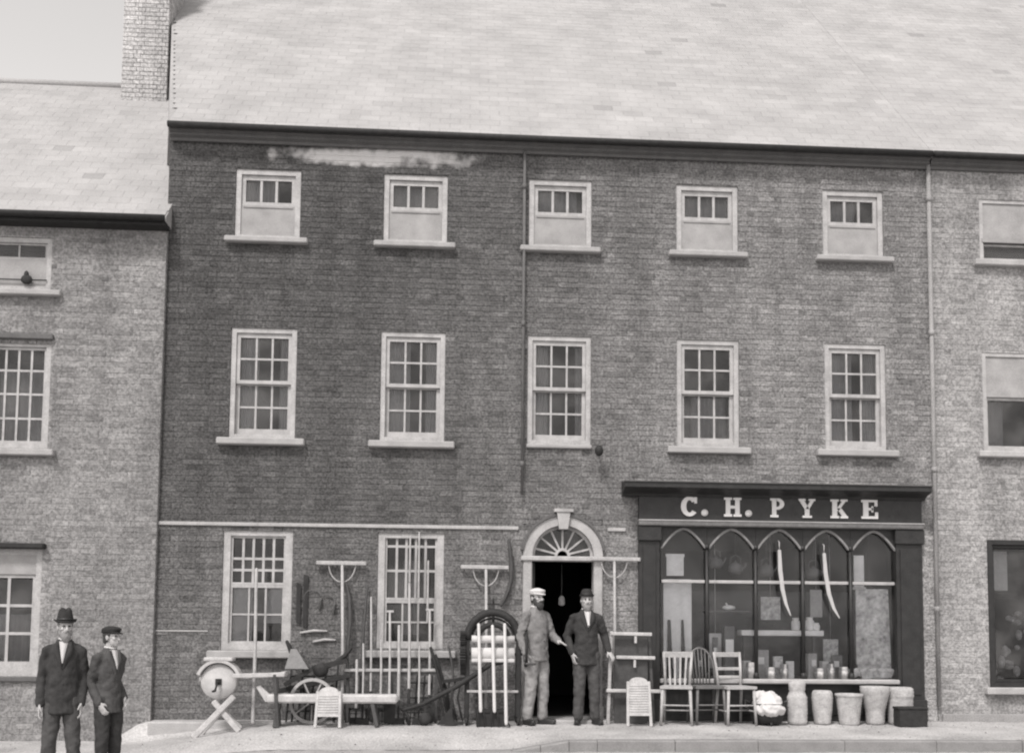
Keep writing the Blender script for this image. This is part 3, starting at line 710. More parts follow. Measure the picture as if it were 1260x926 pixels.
# ------------------------------------------------------------------ neighbour on the left: lower brick house standing slightly forward
LY = -.07
lz_e = W(100, 264, LY-.2).z
lhouse = thing('brick_house', 'paler brick house on the left with lower slate roof and tall chimney', 'house', (-3, 0.2, -.25))
LX0 = -7.5
lw = [(W(-22, 330, LY).x, W(63, 330, LY).x, W(40, 358, LY).z, W(40, 292, LY).z),
      (W(-22, 480, LY).x, W(61, 480, LY).x, W(40, 553, LY).z, W(40, 420, LY).z),
      (W(-34, 750, LY).x, W(49, 750, LY).x, W(30, 832, LY).z, W(30, 675, LY).z)]
part('wall', wall_sheet(LX0, .02, -.6, lz_e-.02, LY+.004, .32, lw), MORTAR2, lhouse)
part('bricks', lay_bricks(LX0, .02, -.45, lz_e-.12, LY, lw, 21, .10), BRICK2, lhouse, 'stuff')
q = MB(); q.box((LX0, LY+.33, -.5), (LX0+.2, 6, lz_e-.05)); q.box((-.2, LY+.33, -.5), (-.012, 6, lz_e-.05)); q.box((LX0+.2, 5.8, -.5), (-.2, 6, lz_e-.05)); part('party_wall', q, INNER, lhouse)
q = MB()
for z in (-.2, 2.1, 4.3, lz_e-.3): q.box((LX0+.2, LY+.335, z-.1), (-.2, 5.79, z))
part('floor', q, INNER, lhouse)
# roof: slope set so that the ridge stands where the photograph shows it
ye, ze = LY-.22, lz_e; best = None
for i in range(200):
    yr_ = 1.5+i*.02; zr_ = ze+(yr_-ye)*math.tan(R(44)); d_ = abs(W(90, 106, yr_).z-zr_)
    if best is None or d_ < best[0]: best = (d_, yr_, zr_)
lyr, lzr = best[1], best[2]
lr = part('roof', roof_block(LX0, .055, ye+.03, ze+.01, lyr, lzr, 2*lyr+.3), PSLATE, lhouse)
part('slates', lay_slates(LX0, .055, ye, ze-.01, lyr, lzr+.02, 6), SLATE, lr, 'stuff')
q = MB(); q.tube([(LX0, lyr, lzr+.02), (-.01, lyr, lzr+.02)], .06, 12); part('ridge', q, PSLATE, lr)
q = MB(); q.tube([(LX0, ye-.04, ze-.03), (.055, ye-.04, ze-.03)], .04, 10); q.box((LX0, ye+.01, ze-.10), (.05, LY+.006, ze-.05)); part('gutter', q, IRON, lhouse)
# chimney
cyf = lyr-.45; ca, cb = W(150, 80, cyf).x, W(206, 80, cyf).x; ctop = W(180, -70, cyf).z; cbot = lzr-.9
ch = MB(); ch.box((ca+.006, cyf+.008, cbot), (cb-.006, cyf+.8, ctop)); chim = part('chimney', ch, MORTAR2, lr)
def brick_stack(x0, x1, z0, z1, yf, yb, seed):
    m_ = lay_bricks(x0, x1, z0, z1, yf, [], seed, .06)
    rn = random.Random(seed); z = z0
    while z+.068 < z1:       # the two flanks
        for xx, sg in ((x0, -1), (x1, 1)):
            y = yf+.004
            while y < yb-.05:
                l = .215 if rn.random() < .5 else .1; y2 = min(y+l, yb); t = max(.4, 1+rn.gauss(0, .06)); p = xx+sg*.001; r_ = xx-sg*.012
                m_.add([(p,y,z+.005),(p,y2,z+.005),(p,y2,z+.063),(p,y,z+.063),(r_,y,z+.005),(r_,y2,z+.005),(r_,y2,z+.063),(r_,y,z+.063)], [(0,1,2,3),(0,4,5,1),(3,2,6,7),(0,3,7,4),(1,5,6,2)], t); y = y2+.01
        z += .068
    return m_
cbk = part('chimney_bricks', brick_stack(ca, cb, cbot, ctop, cyf, cyf+.8, 33), CHIMB, lr, 'stuff')
q = MB(); q.box((ca-.06, cyf-.06, ctop), (cb+.06, cyf+.86, ctop+.16), .02); part('chimney_cap', q, MORTAR2, lr)
for i in range(2):
    q = MB(); q.lathe([(.11, 0), (.12, .05), (.09, .1), (.085, .4), (.11, .42), (.11, .47), (.07, .47), (.07, .1)], (ca+.25+i*.4, cyf+.4, ctop+.15), 16); part('chimney_pot', q, CLAY, lr)
# its windows
a, b, z0, z1 = lw[0]
w = frame(lhouse, a+.003, b-.003, z0+.002, z1-.002, LY+.02, .06, .13)
zm = W(40, 316, LY).z
sash(w, 'upper_sash', a+.065, b-.065, zm-.02, z1-.065, LY+.05, 2, 1, .03, .02, seed=51, top=.02)
q = MB(); q.box((a+.065, LY+.04, z0+.06), (b-.065, LY+.08, zm-.024)); part('lower_panel', q, BLIND, w)
q = MB(); zr = W(34, 344, LY).z; q.tube([(a+.05, LY+.005, zr), (b-.05, LY+.005, zr)], .008, 6); q.ell((W(33, 344, LY).x, LY-.01, zr-.0), (.07, .03, .06)); q.ell((W(33, 336, LY).x, LY-.01, zr+.06), (.03, .02, .05)); part('hanging_cloth', q, IRON, w)
sill(w, a-.15, b+.15, z0, LY, .07, .09)
a, b, z0, z1 = lw[1]
w = frame(lhouse, a+.003, b-.003, z0+.002, z1-.002, LY+.02, .06, .13, bot=.08)
zA = W(40, 455, LY).z; zB = W(40, 436, LY).z
q = MB(); xm_ = [a+.07+(b-a-.14)*i/3 for i in range(4)]
q.box((a+.064, LY+.036, zB+.10), (b-.064, LY+.07, z1-.065)); head = part('head_panel', q, WHITE, w)
sash(w, 'sash', a+.065, b-.065, z0+.085, zB+.095, LY+.05, 4, 4, .03, .026, seed=52, zs=[z0+.115, W(40, 514, LY).z, W(40, 484, LY).z, zA, zB+.085])
sill(w, a-.1, b+.1, z0, LY, .08, .09)
zl = W(40, 416, LY).z; q = MB(); q.box((a-.06, LY-.05, zl-.02), (b+.03, LY+.004, zl+.05), .01); part('drip_moulding', q, LEAD, w)
part('curtain', drape(a+.1, b-.1, z0+.1, z1-.3, LY+.25, .025, seed=12), CURT, w)
a, b, z0, z1 = lw[2]
w = frame(lhouse, a+.003, b-.003, z0+.002, z1-.002, LY+.02, .07, .13, bot=.14)
zt_ = W(30, 706, LY).z
q = MB(); q.box((a+.075, LY+.03, zt_), (b-.075, LY+.06, z1-.07)); part('blind_box', q, BLIND, w)
sash(w, 'sash', a+.075, b-.075, z0+.14, zt_-.003, LY+.05, 2, 3, .04, .035, seed=53)
part('curtain', drape(a+.1, b-.1, z0+.1, z0+.75, LY+.3, .03, seed=13), CURT, w)
q = MB(); zl = W(40, 672, LY).z; q.box((a-.1, LY-.12, zl-.03), (b+.05, LY+.004, zl+.035), .012); part('lintel', q, IRON, w)
q = MB(); q.box((a-.02, LY-.05, z0-.06), (b+.02, LY+.06, z0), .01); part('sill', q, LEAD, w)
# ------------------------------------------------------------------ neighbour on the right: stuccoed front under the same eaves
rh = thing('stucco_house', 'pale stuccoed house at the right edge beside the shopfront', 'house', (12, 0.2, 0))
RX1 = 16.5
rw_ = [(W(1205, 300, 0).x, W(1290, 300, 0).x, W(1230, 322, 0).z, W(1230, 246, 0).z),
       (W(1209, 490, 0).x, W(1292, 490, 0).x, W(1230, 556, 0).z, W(1230, 434, 0).z),
       (W(1216, 760, 0).x, W(1320, 760, 0).x, W(1235, 845, 0).z, W(1235, 664, 0).z)]
part('wall', wall_sheet(HX1+.003, RX1, -.3, HZ-.08, -.008, .32, rw_), MORTAR3, rh)
part('bricks', lay_bricks(HX1+.003, RX1, -.2, 7.27, -.012, rw_, 77, .09), BRICK3, rh, 'stuff')
q = MB(); q.box((RX1-.2, .31, -.3), (RX1, 6.5, HZ-.2)); q.box((HX1+.02, .31, -.3), (HX1+.2, 6.5, HZ-.2)); q.box((HX1+.2, 6.3, -.3), (RX1-.2, 6.5, HZ-.2)); part('party_wall', q, INNER, rh)
q = MB()
for z in (-.05, 2.75, 5.3, 7.3): q.box((HX1+.2, .315, z-.1), (RX1-.2, 6.29, z+.02))
part('floor', q, INNER, rh)
r2 = part('roof', roof_block(HX1+.003, RX1, -.15, EZ+.02, RY, RZ, 12.4), PSLATE, rh)
part('slates', lay_slates(HX1+.003, RX1, -.19, EZ-.005, RY, RZ+.02, 9), SLATE, r2, 'stuff')
q = MB(); q.tube([(HX1+.003, RY, RZ+.02), (RX1, RY, RZ+.02)], .09, 12); part('ridge', q, PSLATE, r2)
cornice(HX1+.01, RX1, rh, 2)
q = MB(); q.box((HX1+.05, -.05, -.2), (RX1, -.012, .10), .01); part('plinth', q, STUCCO, rh)
a, b, z0, z1 = rw_[0]; zd_ = W(1230, 296, 0).z
w = frame(rh, a+.003, b-.003, z0+.002, z1-.002, 0, .05, .12, bot=.03)
q = MB(); q.box((a+.053, .02, zd_), (b-.053, .06, z1-.055)); q.box((a+.03, -.01, zd_-.03), (b-.03, .03, zd_+.02)); part('blind', q, BLIND, w)
sash(w, 'lower_sash', a+.055, b-.055, z0+.032, zd_-.035, .05, 1, 1, .03, .02, seed=61)
sill(w, a-.1, b+.1, z0, -.012, .08, .09, STONE)
a, b, z0, z1 = rw_[1]; zd_ = W(1230, 488, 0).z
w = frame(rh, a+.003, b-.003, z0+.002, z1-.002, 0, .05, .12)
q = MB(); q.box((a+.053, .02, zd_), (b-.053, .06, z1-.055)); part('blind', q, BLIND, w)
sash(w, 'lower_sash', a+.055, b-.055, z0+.055, zd_-.004, .05, 1, 1, .035, .02, seed=62)
part('curtain', drape(a+.12, a+.36, z0+.06, z1-.1, .2, .025, n=10, seed=6), BLIND, w)
sill(w, a-.1, b+.1, z0, -.012, .08, .09, STONE)
a, b, z0, z1 = rw_[2]
w = frame(rh, a+.003, b-.003, z0+.002, z1-.002, -.02, .06, .14, DARKP)
sash(w, 'shop_light', a+.065, b-.065, z0+.065, z1-.065, .03, 2, 1, .04, .03, DARKP, seed=63)
sill(w, a-.08, b+.1, z0, -.012, .09, .10, STONE)
q = MB(); q.box((a+.16, .25, W(1235, 725, 0).z), (a+.40, .26, W(1235, 676, 0).z)); part('show_card', q, PAPER, w)
rg = random.Random(8); q = MB()
for i in range(26):
    q.ell((a+.12+rg.random()*.75, .25+rg.random()*.25, z0+.08+rg.random()*.9), (rg.uniform(.03, .07), .04, rg.uniform(.03, .09)))
part('shop_goods', q, MOTTLE, w, 'stuff')
pipe(rh, 1146, 203, 868, .028, m=STUCCO)
# ------------------------------------------------------------------ goods in the shop window (each one a thing)
def on(u, v, y): return W(u, v, y)
q = MB(); c = on(833, 800, .13); p0, p1 = on(816, 712, .13), on(851, 800, .13)
q.box((p0.x, .12, z_s), (p1.x, .14, p0.z), .006); solo('pale_board', q, PAPER, 'tall pale board at the left end inside the shop window', 'board', (c.x, .13, z_s))
q = MB()
for (ua, ub, va, vb) in ((821, 828, 762, 800), (838, 844, 762, 800)):
    t = thing('hand_saw', 'dark upright saw blade against the pale board, %s of the two' % ('left' if ua < 830 else 'right'), 'saw', (on(ua, vb, .09).x, .09, z_s), 'saws against the pale board')
    A, B_ = on(ua, va, .09), on(ub, vb, .09)
    q = MB(); q.prism([(A.x+.01, A.z), (B_.x-.03, A.z), (B_.x, z_s+.12), (A.x, z_s+.12)], .445, .09); part('blade', q, IRON, t)
    q = MB(); q.obox(((A.x+B_.x)/2, .087, z_s+.06), (.09, .025, .12), None, .02); part('handle', q, OAK, t)
p0, p1 = on(820, 681, .13), on(841, 708, .13)
q = MB(); q.box((p0.x, .12, p1.z), (p1.x, .13, p0.z)); q.box((p0.x-.01, .115, p0.z-.04), (p1.x+.01, .135, p0.z)); solo('show_card', q, PAPER, 'small pale card hanging above the board at the left of the shop window', 'card', (p0.x, .13, p1.z))
p0, p1 = on(1050, 683, .13), on(1063, 722, .13)
q = MB(); q.box((p0.x, .12, p1.z), (p1.x, .13, p0.z)); q.box((p0.x-.02, .115, p1.z-.03), (p1.x+.02, .135, p1.z)); solo('show_card', q, PAPER, 'narrow pale card hanging high in the rightmost shop window light', 'card', (p0.x, .13, p1.z))
p0, p1 = on(1052, 724, .09), on(1096, 805, .09)
q = MB(); q.prism([(p0.x, p0.z), (p1.x-.03, p0.z), (p1.x, z_s+.02), (p0.x+.08, z_s+.0), (p0.x, z_s+.2)], .07, .10); solo('printed_sheet', q, MOTTLE, 'mottled pale sheet filling the rightmost light of the shop window', 'sheet', (p0.x, 0.09, z_s))
# scythe blades
for k, pts in enumerate((((959, 676), (960, 700), (963, 725), (967, 742), (973, 757)), ((1014, 680), (1016, 705), (1020, 730), (1026, 748), (1033, 760)))):
    wd = (.020, .026, .025, .019, .006); P = [on(u, v, -.10) for u, v in pts]; q = MB()
    fine = []
    for i in range(len(P)-1):
        for j in range(4): t_ = j/4; fine.append((P[i].lerp(P[i+1], t_), wd[i]*(1-t_)+wd[i+1]*t_))
    fine.append((P[-1], wd[-1]))
    O = []; I = []
    for i, (p, w_) in enumerate(fine):
        d_ = (fine[min(i+1, len(fine)-1)][0]-fine[max(i-1, 0)][0]).normalized(); nn = Vector((d_.z, 0, -d_.x)); O.append(((p+nn*w_).x, (p+nn*w_).z)); I.append(((p-nn*w_).x, (p-nn*w_).z))
    q.strip(O, I, -.103, -.097); q.tube([P[0]+Vector((0, .002, 0)), P[0]+Vector((-.0, .002, .10))], .006, 6)
    q.tube([P[0]+Vector((0, .002, .10)), (P[0].x, -.04, P[0].z+.12)], .005, 6); solo('scythe', q, STEEL, ('curved bright scythe blade hanging before the middle light of the shop window', 'curved bright scythe blade hanging before the light right of the middle')[k], 'scythe', P[-1], 'scythe blades hung before the shop window')
# shelf with jars
sh0, sh1 = on(911, 778, .16), on(1012, 778, .16)
t = thing('window_shelf', 'pale shelf across the middle of the shop window', 'shelf', (sh0.x, .5, z_s))
q = MB(); q.box((sh0.x, .10, sh0.z-.035), (sh1.x, .35, sh0.z+.035), .008); part('board', q, PAPER, t)
for xx in (sh0.x+.06, sh1.x-.1):
    q = MB(); q.box((xx, .25, z_s), (xx+.04, .3, sh0.z-.036)); part('post', q, OAK, t)
for k, (u, r_, h) in enumerate(((979, .055, .16), (996, .06, .17), (1004, .05, .10))):
    c = on(u, 770, .16); c.z = sh0.z+.036; q = MB(); q.lathe([(r_*.8, 0), (r_, .02), (r_, h*.7), (r_*.6, h*.85), (r_*.75, h*.9), (r_*.75, h), (r_*.5, h)], c, 16)
    solo('white_jar', q, PAPER, ('white jar on the window shelf, leftmost of three', 'tallest white jar on the window shelf', 'low white jar at the right end of the window shelf')[k], 'jar', c, 'jars on the window shelf')
# upper shelf with lamp
c = on(893, 751, .3); q = MB(); q.box((c.x-.28, .2, c.z-.02), (c.x+.3, .45, c.z), .004); solo('hanging_shelf', q, ELM, 'dark shelf hanging in the second light of the shop window', 'shelf', (c.x, .7, c.z))
c.z += .001; q = MB(); q.ell(c+Vector((.04, 0, .04)), (.09, .05, .035)); q.tube([c+Vector((.04, 0, .04)), c+Vector((.0, 0, .1))], .012, 6); solo('tin_dish', q, PAPER, 'pale tin dish on the dark hanging shelf in the shop window', 'dish', c)
# goods standing on the window floor
rg = random.Random(4); n_ = 0
for u, h, wd, m_, lb in ((862, .30, .10, OAK, 'dark narrow box standing behind the spindle-backed chair'), (880, .52, .07, ELM, 'tall brown box behind the spindle-backed chair'), (897, .66, .13, ELM, 'tall brown packet behind the ladder-backed chair'),
                     (918, .22, .10, PAPER, 'pale packet just left of the second mullion, above the tub'), (938, .36, .16, CURT, 'broad grey packet right of the second mullion'), (957, .28, .12, MOTTLE, 'mottled packet below the window shelf'), (972, .22, .10, PAPER, 'pale packet behind the tall stoneware jar'),
                     (998, .32, .13, CURT, 'grey packet just right of the third mullion'), (1014, .22, .09, PAPER, 'pale packet below the right scythe blade'), (1030, .30, .13, ELM, 'brown packet left of the fourth mullion')):
    c = on(u, 830, .14+rg.random()*.12); c.z = z_s+.001; t = thing('packet', lb, 'packet', c, 'goods on the window floor')
    q = MB(); q.obox(c+Vector((0, 0, h/2)), (wd, .09, h), Matrix.Rotation(rg.uniform(-.3, .3), 3, 'Z'), .006); part('box', q, m_, t)
    q = MB(); q.obox(c+Vector((0, 0, h*.62)), (wd*.8, .096, h*.25), None, .001); part('paper_band', q, PAPER, t)
for k in range(6):
    u = (1054, 1064, 1074, 1084, 1094, 1041)[k]; c = on(u, 828, .09); c.z = z_s+.001
    q = MB(); rot = Matrix.Rotation(R(-62+k*3), 3, 'X') @ Matrix.Rotation(R(8*k-20), 3, 'Y'); P = MB(); P.lathe([(.02, 0), (.045, .002), (.075, .014), (.078, .018), (.045, .008), (.0, .006)], (0, 0, 0), 18)
    q.add([rot @ p + c + Vector((0, 0, .068)) for p in P.v], P.f, 1, True)
    solo('white_plate', q, PAPER, 'small white plate leaning inside the shop window, %s of six' % ('second from left', 'third from left', 'fourth from left', 'fifth from left', 'last on the right', 'first on the left')[k], 'plate', c, 'plates in the shop window')
# pale can hanging in the doorway
c = on(691, 745, .5); q = MB(); q.lathe([(.02, 0), (.045, .02), (.04, .10), (.02, .13), (.0, .135)], c, 14); q.tube([c+Vector((0, 0, .13)), c+Vector((0, 0, DSP-.07-c.z))], .0015, 5)
solo('hanging_can', q, CLAY, 'small pale can hanging in the dark doorway between the two men', 'can', c)
# lamp bracket under the middle window
c = on(735, 556, -.02); t = thing('wall_bracket', 'small dark round bracket on the wall under the middle window', 'bracket', c)
q = MB(); q.tube([c, c+Vector((0, -.14, .04))], .014, 8); part('arm', q, IRON, t)
q = MB(); q.ell(c+Vector((0, -.17, -.01)), (.055, .055, .07)); part('ball', q, IRON, t)
# ------------------------------------------------------------------ goods on the footway
def gp(u, y, v=885):
    p = W(u, v, y); return Vector((p.x, y, G(p.x, y)))
def pole(u0, v0, y0, u1, v1, y1, r_, m_, name, label, cat, group=None, wob=.006):
    a = W(u0, v0, y0); b = W(u1, v1, y1)
    a.z = max(a.z, G(a.x, a.y)+.003)
    q = MB(); pts = []; rs = []; rn = random.Random(int(u0*3+v1))
    for i in range(7):
        t_ = i/6; pts.append(a.lerp(b, t_)+Vector((rn.uniform(-wob, wob), 0, 0))); rs.append(r_*(1.08-.2*t_))
    q.tube(pts, rs, 8, 'round'); return solo(name, q, m_, label, cat, a, group)
# grindstone on its trestle
gy = -.75; c = W(270, 838, gy); t = thing('grindstone', 'round pale grindstone on a crossed wooden trestle in front of the barred window', 'grindstone', gp(268, gy))
rr = .205
q = MB(); q.lathe([(.0, -.045), (rr-.012, -.045), (rr, -.03), (rr, .03), (rr-.012, .045), (0, .045)], c, 36, 'y'); part('stone', q, GRIT, t)
q = MB(); q.lathe([(.018, -.12), (.018, .12)], c, 10, 'y'); q.obox(c+Vector((0, -.05, 0)), (.07, .02, .07)); part('axle', q, IRON, t)
q = MB(); q.tube([c+Vector((0, -.11, 0)), c+Vector((-.02, -.12, -.1))], .012, 8); q.tube([c+Vector((-.02, -.115, -.1)), c+Vector((-.02, -.23, -.1))], .014, 8); part('crank', q, IRON, t)
O = [(c.x+(rr+.055)*math.cos(R(a)), c.z+(rr+.05)*math.sin(R(a))) for a in range(20, 161, 10)]; I = [(c.x+(rr+.02)*math.cos(R(a)), c.z+(rr+.015)*math.sin(R(a))) for a in range(20, 161, 10)]
q = MB(); q.strip(O, I, gy-.085, gy+.085); q.box((c.x-.17, gy-.09, c.z+rr+.03), (c.x+.16, gy+.09, c.z+rr+.075), .01); part('guard', q, WOOD2, t)
q = MB()
for yy in (gy-.1, gy+.1): q.bar((c.x+(.17 if yy < gy else -.25), yy, c.z+(.07 if yy < gy else .02)), (W(352, 828, gy).x, yy, W(352, 829, gy).z), .05, .035, .006)
part('frame_rail', q, WOOD2, t)
q = MB(); e = W(352, 828, gy); q.bar((e.x-.02, gy-.1, e.z), (e.x-.02, gy+.1, e.z), .045, .05); part('end_rail', q, WOOD2, t)
for (ua, va, ub, yy, s_) in ((288, 856, 238, gy-.14, 0), (262, 862, 294, gy-.14, 0), (288, 856, 246, gy+.14, 0), (262, 862, 296, gy+.14, 0)):
    a = W(ua, va, yy); b = gp(ub, yy); q = MB(); q.bar((a.x, yy+(.025 if ub > 270 else 0), a.z), (b.x, yy+(.025 if ub > 270 else 0), b.z+.002), .065, .045, .008); part('leg', q, WOOD2, t)
for (u, yy) in ((338, gy-.1), (340, gy+.1)):
    a = W(u, 829, yy); b = gp(u+4, yy); q = MB(); q.bar(a, b, .04, .04, .005); part('leg', q, OAK, t)
# tall pole in front of the barred window
pole(311, 888, -.62, 316, 700, -.35, .021, WOOD, 'ash_pole', 'tall pale ash pole standing in front of the left barred window', 'pole')
# two dark strips on the wall
for k, (u0, u1, va, vb) in enumerate(((365, 369, 716, 768), (374, 377, 706, 772))):
    a, b = W(u0, va, -.02), W(u1+1, vb, -.02); q = MB(); q.prism([(a.x, a.z), (a.x+.055, a.z-.02), (b.x-.005, b.z), (b.x-.055, b.z+.02)], -.03, -.012)
    solo('iron_strip', q, IRON, ('dark iron strip hung on the brick wall, shorter left one of two', 'dark iron strip hung on the brick wall, longer right one of two')[k], 'iron strip', (a.x, -.02, b.z), 'iron strips on the wall')
# seed drill with a pale wheel
dy = -.38; base = gp(385, dy); t = thing('seed_drill', 'dark wheeled seed drill with pale rimmed wheel behind the low bench', 'seed drill', base)
c = W(384, 862, dy-.12); rr = .27
q = MB(); q.strip([(c.x+rr*math.cos(R(a)), c.z+rr*math.sin(R(a))) for a in range(0, 361, 10)], [(c.x+(rr-.035)*math.cos(R(a)), c.z+(rr-.035)*math.sin(R(a))) for a in range(0, 361, 10)], dy-.14, dy-.10); wh = part('wheel', q, STONE, t)
for i in range(7):
    a = R(i*360/7+12); q = MB(); q.bar((c.x+.03*math.cos(a), dy-.12, c.z+.03*math.sin(a)), (c.x+(rr-.03)*math.cos(a), dy-.12, c.z+(rr-.03)*math.sin(a)), .016, .016); part('spoke', q, STONE, wh)
q = MB(); q.lathe([(.045, dy-.17), (.045, dy-.07)], (c.x, 0, c.z), 14, 'y'); part('hub', q, IRON, wh)
q = MB(); q.bar(W(342, 850, dy), W(432, 830, dy), .06, .05, .006); q.bar(W(350, 842, dy-.05), W(385, 822, dy-.05), .05, .06); q.bar(W(385, 822, dy), W(428, 812, dy), .06, .08); part('beam', q, IRON, t)
q = MB(); A, B_ = W(356, 800, dy), W(376, 822, dy); q.add([(A.x+.02, dy-.02, A.z+.02), (A.x+.09, dy-.02, A.z+.02), (A.x+.09, dy+.06, A.z+.02), (A.x+.02, dy+.06, A.z+.02), (A.x-.03, dy-.12, B_.z), (B_.x+.05, dy-.12, B_.z), (B_.x+.05, dy+.12, B_.z), (A.x-.03, dy+.12, B_.z)], [(0,1,2,3),(4,7,6,5),(0,4,5,1),(1,5,6,2),(2,6,7,3),(3,7,4,0)]); part('hopper', q, ELM, t)
q = MB(); q.tube([W(362, 815, dy), W(356, 795, dy+.02), W(353, 789, dy+.02)], [.02, .028, .02], 8, 'round'); part('handle', q, IRON, t)
q = MB(); q.tube([W(392, 826, dy), W(412, 815, dy), W(425, 806, dy), W(432, 797, dy)], [.022, .026, .03, .02], 8, 'round'); part('handle', q, IRON, t)
q = MB(); q.lathe([(.02, dy-.05), (.085, dy-.05), (.085, dy+.03), (.02, dy+.03)], (W(395, 824, dy).x, 0, W(395, 824, dy).z), 16, 'y'); part('seed_drum', q, IRON, t)
for i, u in enumerate((356, 372, 408, 422)):
    a = W(u, 842, dy+.06); b = gp(u+3, dy+.06); q = MB(); q.tube([a, (a+b)/2+Vector((.03, 0, 0)), b+Vector((0, 0, .006))], [.017, .017, .01], 7); part('tine', q, IRON, t)
# short staves
for k, (v, ua, ub) in enumerate(((776, 370, 402), (787, 386, 412))):
    q = MB(); q.tube([W(ua, v+2, -.02), W((ua+ub)/2, v-.5, -.024), W(ub, v, -.02)], [.014, .018, .012], 8, 'round'); 
    solo('short_stave', q, WOOD, ('upper short pale stave fixed across the wall above the seed drill', 'lower short pale stave fixed across the wall above the seed drill')[k], 'stave', W(ua, v, -.07), 'staves above the seed drill')
# low bench
by = -.72; t = thing('low_bench', 'long low pale plank bench on dark legs below the tool rack', 'bench', gp(410, by))
A, B_ = W(328, 859, by-.1), W(489, 859, by-.1)
q = MB(); q.box((A.x, by-.13, A.z-.05), (B_.x, by+.13, A.z+.05), .02); part('plank', q, WOOD2, t)
q = MB(); q.prism([(A.x-.13, A.z+.13), (A.x-.09, A.z+.15), (A.x+.10, A.z-.02), (A.x-.02, A.z-.04)], by-.06, by-.0); part('bracket', q, WOOD2, t)
for u, s_ in ((343, -1), (344, 1), (458, -1), (460, 1)):
    a = W(u, 864, by+s_*.08); b = gp(u+(6 if u > 400 else -5), by+s_*.13); q = MB(); q.bar(a, b+Vector((0, 0, .003)), .05, .05, .008); part('leg', q, OAK, t)
# washboards
def washboard(u, vt, y, lab):
    b = gp(u, y); top = W(u, vt, y).z; w2 = .155; t = thing('washboard', lab, 'washboard', b, 'washboards on the footway'); zl = b.z+.13
    lean = Vector((0, .10, 0)); h = top-b.z
    def L_(x, z): return Vector((b.x+x, y+.10*(z-b.z)/h, z))
    for s_ in (-1, 1):
        q = MB(); q.bar(L_(s_*(w2-.016), b.z+.002), L_(s_*(w2-.03), top-.05), .034, .034, .006); part('leg', q, WOOD2, t)
    q = MB(); P = [(-w2+.03, zl), (w2-.03, zl)]+[((w2-.045)*math.cos(R(a)), top-.06+.06*math.sin(R(a))) for a in range(0, 181, 15)]
    vs = [];
    for d_ in (-.012, .012): vs += [L_(x, z)+Vector((0, d_, 0)) for x, z in P]
    n_ = len(P); q.add(vs, [tuple(range(n_)), tuple(range(n_, 2*n_))[::-1]]+[(i, i+n_, (i+1) % n_+n_, (i+1) % n_) for i in range(n_)]); part('board', q, WOOD2, t)
    z = zl+.05
    while z < top-.1: q = MB(); q.tube([L_(-w2+.04, z)+Vector((0, -.013, 0)), L_(w2-.04, z)+Vector((0, -.013, 0))], .007, 6); part('rib', q, WOOD2, t); z += .03
washboard(403, 845, -.95, 'pale washboard standing in front of the low bench')
washboard(787, 833, -.72, 'pale washboard standing in front of the railed stand')
# wooden hay rakes hung head up on the wall
def rake(u, v, ua, ub, vbot, ybot, lab, teeth=9):
    a = W(u, v, -.07); l, r_ = W(ua, v, -.07), W(ub, v+1, -.07); b = W(u, vbot, ybot); b.z = max(b.z, G(b.x, ybot)+.003)
    t = thing('hay_rake', lab, 'rake', b, 'wooden hay rakes against the wall')
    q = MB(); q.bar(l, r_, .05, .045, .008, side=(0, 1, 0)); part('head', q, WOOD, t)
    q = MB(); q.tube([b, b.lerp(a, .5)+Vector((.006, 0, 0)), a], [.021, .019, .017], 8); part('handle', q, WOOD, t)
    for sg in (-1, 1):
        q = MB(); w2 = (r_.x-l.x)*.27; pts = [Vector((a.x+sg*w2*math.cos(R(g_)), a.y+.012, a.z-.24*math.sin(R(g_)))) for g_ in range(0, 91, 15)]
        pts[-1].x = a.x; q.tube(pts, .009, 6); part('brace', q, WOOD, t)
    for i in range(teeth):
        p = l.lerp(r_, (i+.5)/teeth); q = MB(); q.tube([p+Vector((0, .0, 0)), p+Vector((0, .055, .012))], [.009, .006], 6); part('tooth', q, WOOD, t)
rake(421, 692, 389, 451, 888, -.40, 'wooden hay rake leaning head up between the two barred windows')
rake(598, 697, 567, 626, 875, -.22, 'wooden hay rake hung head up on the wall above the mangle')
rake(756, 687, 728, 788, 872, -.20, 'wooden hay rake hung head up just right of the doorway')
# dark hooks and shafts between the windows
q = MB(); q.tube([W(429, 880, -.3), W(427, 800, -.16), W(431, 765, -.1), W(430, 735, -.07), W(426, 716, -.06)], [.02, .022, .026, .024, .012], 8, 'round'); solo('dark_shaft', q, OAK, 'dark curved wooden shaft leaning just right of the left hay rake', 'shaft', gp(429, -.3))
q = MB(); q.tube([W(443, 860, -.3), W(447, 780, -.13), W(452, 720, -.06)], [.017, .018, .014], 8, 'round'); solo('dark_shaft', q, OAK, 'thin dark shaft leaning beside the right barred window', 'shaft', gp(443, -.3))
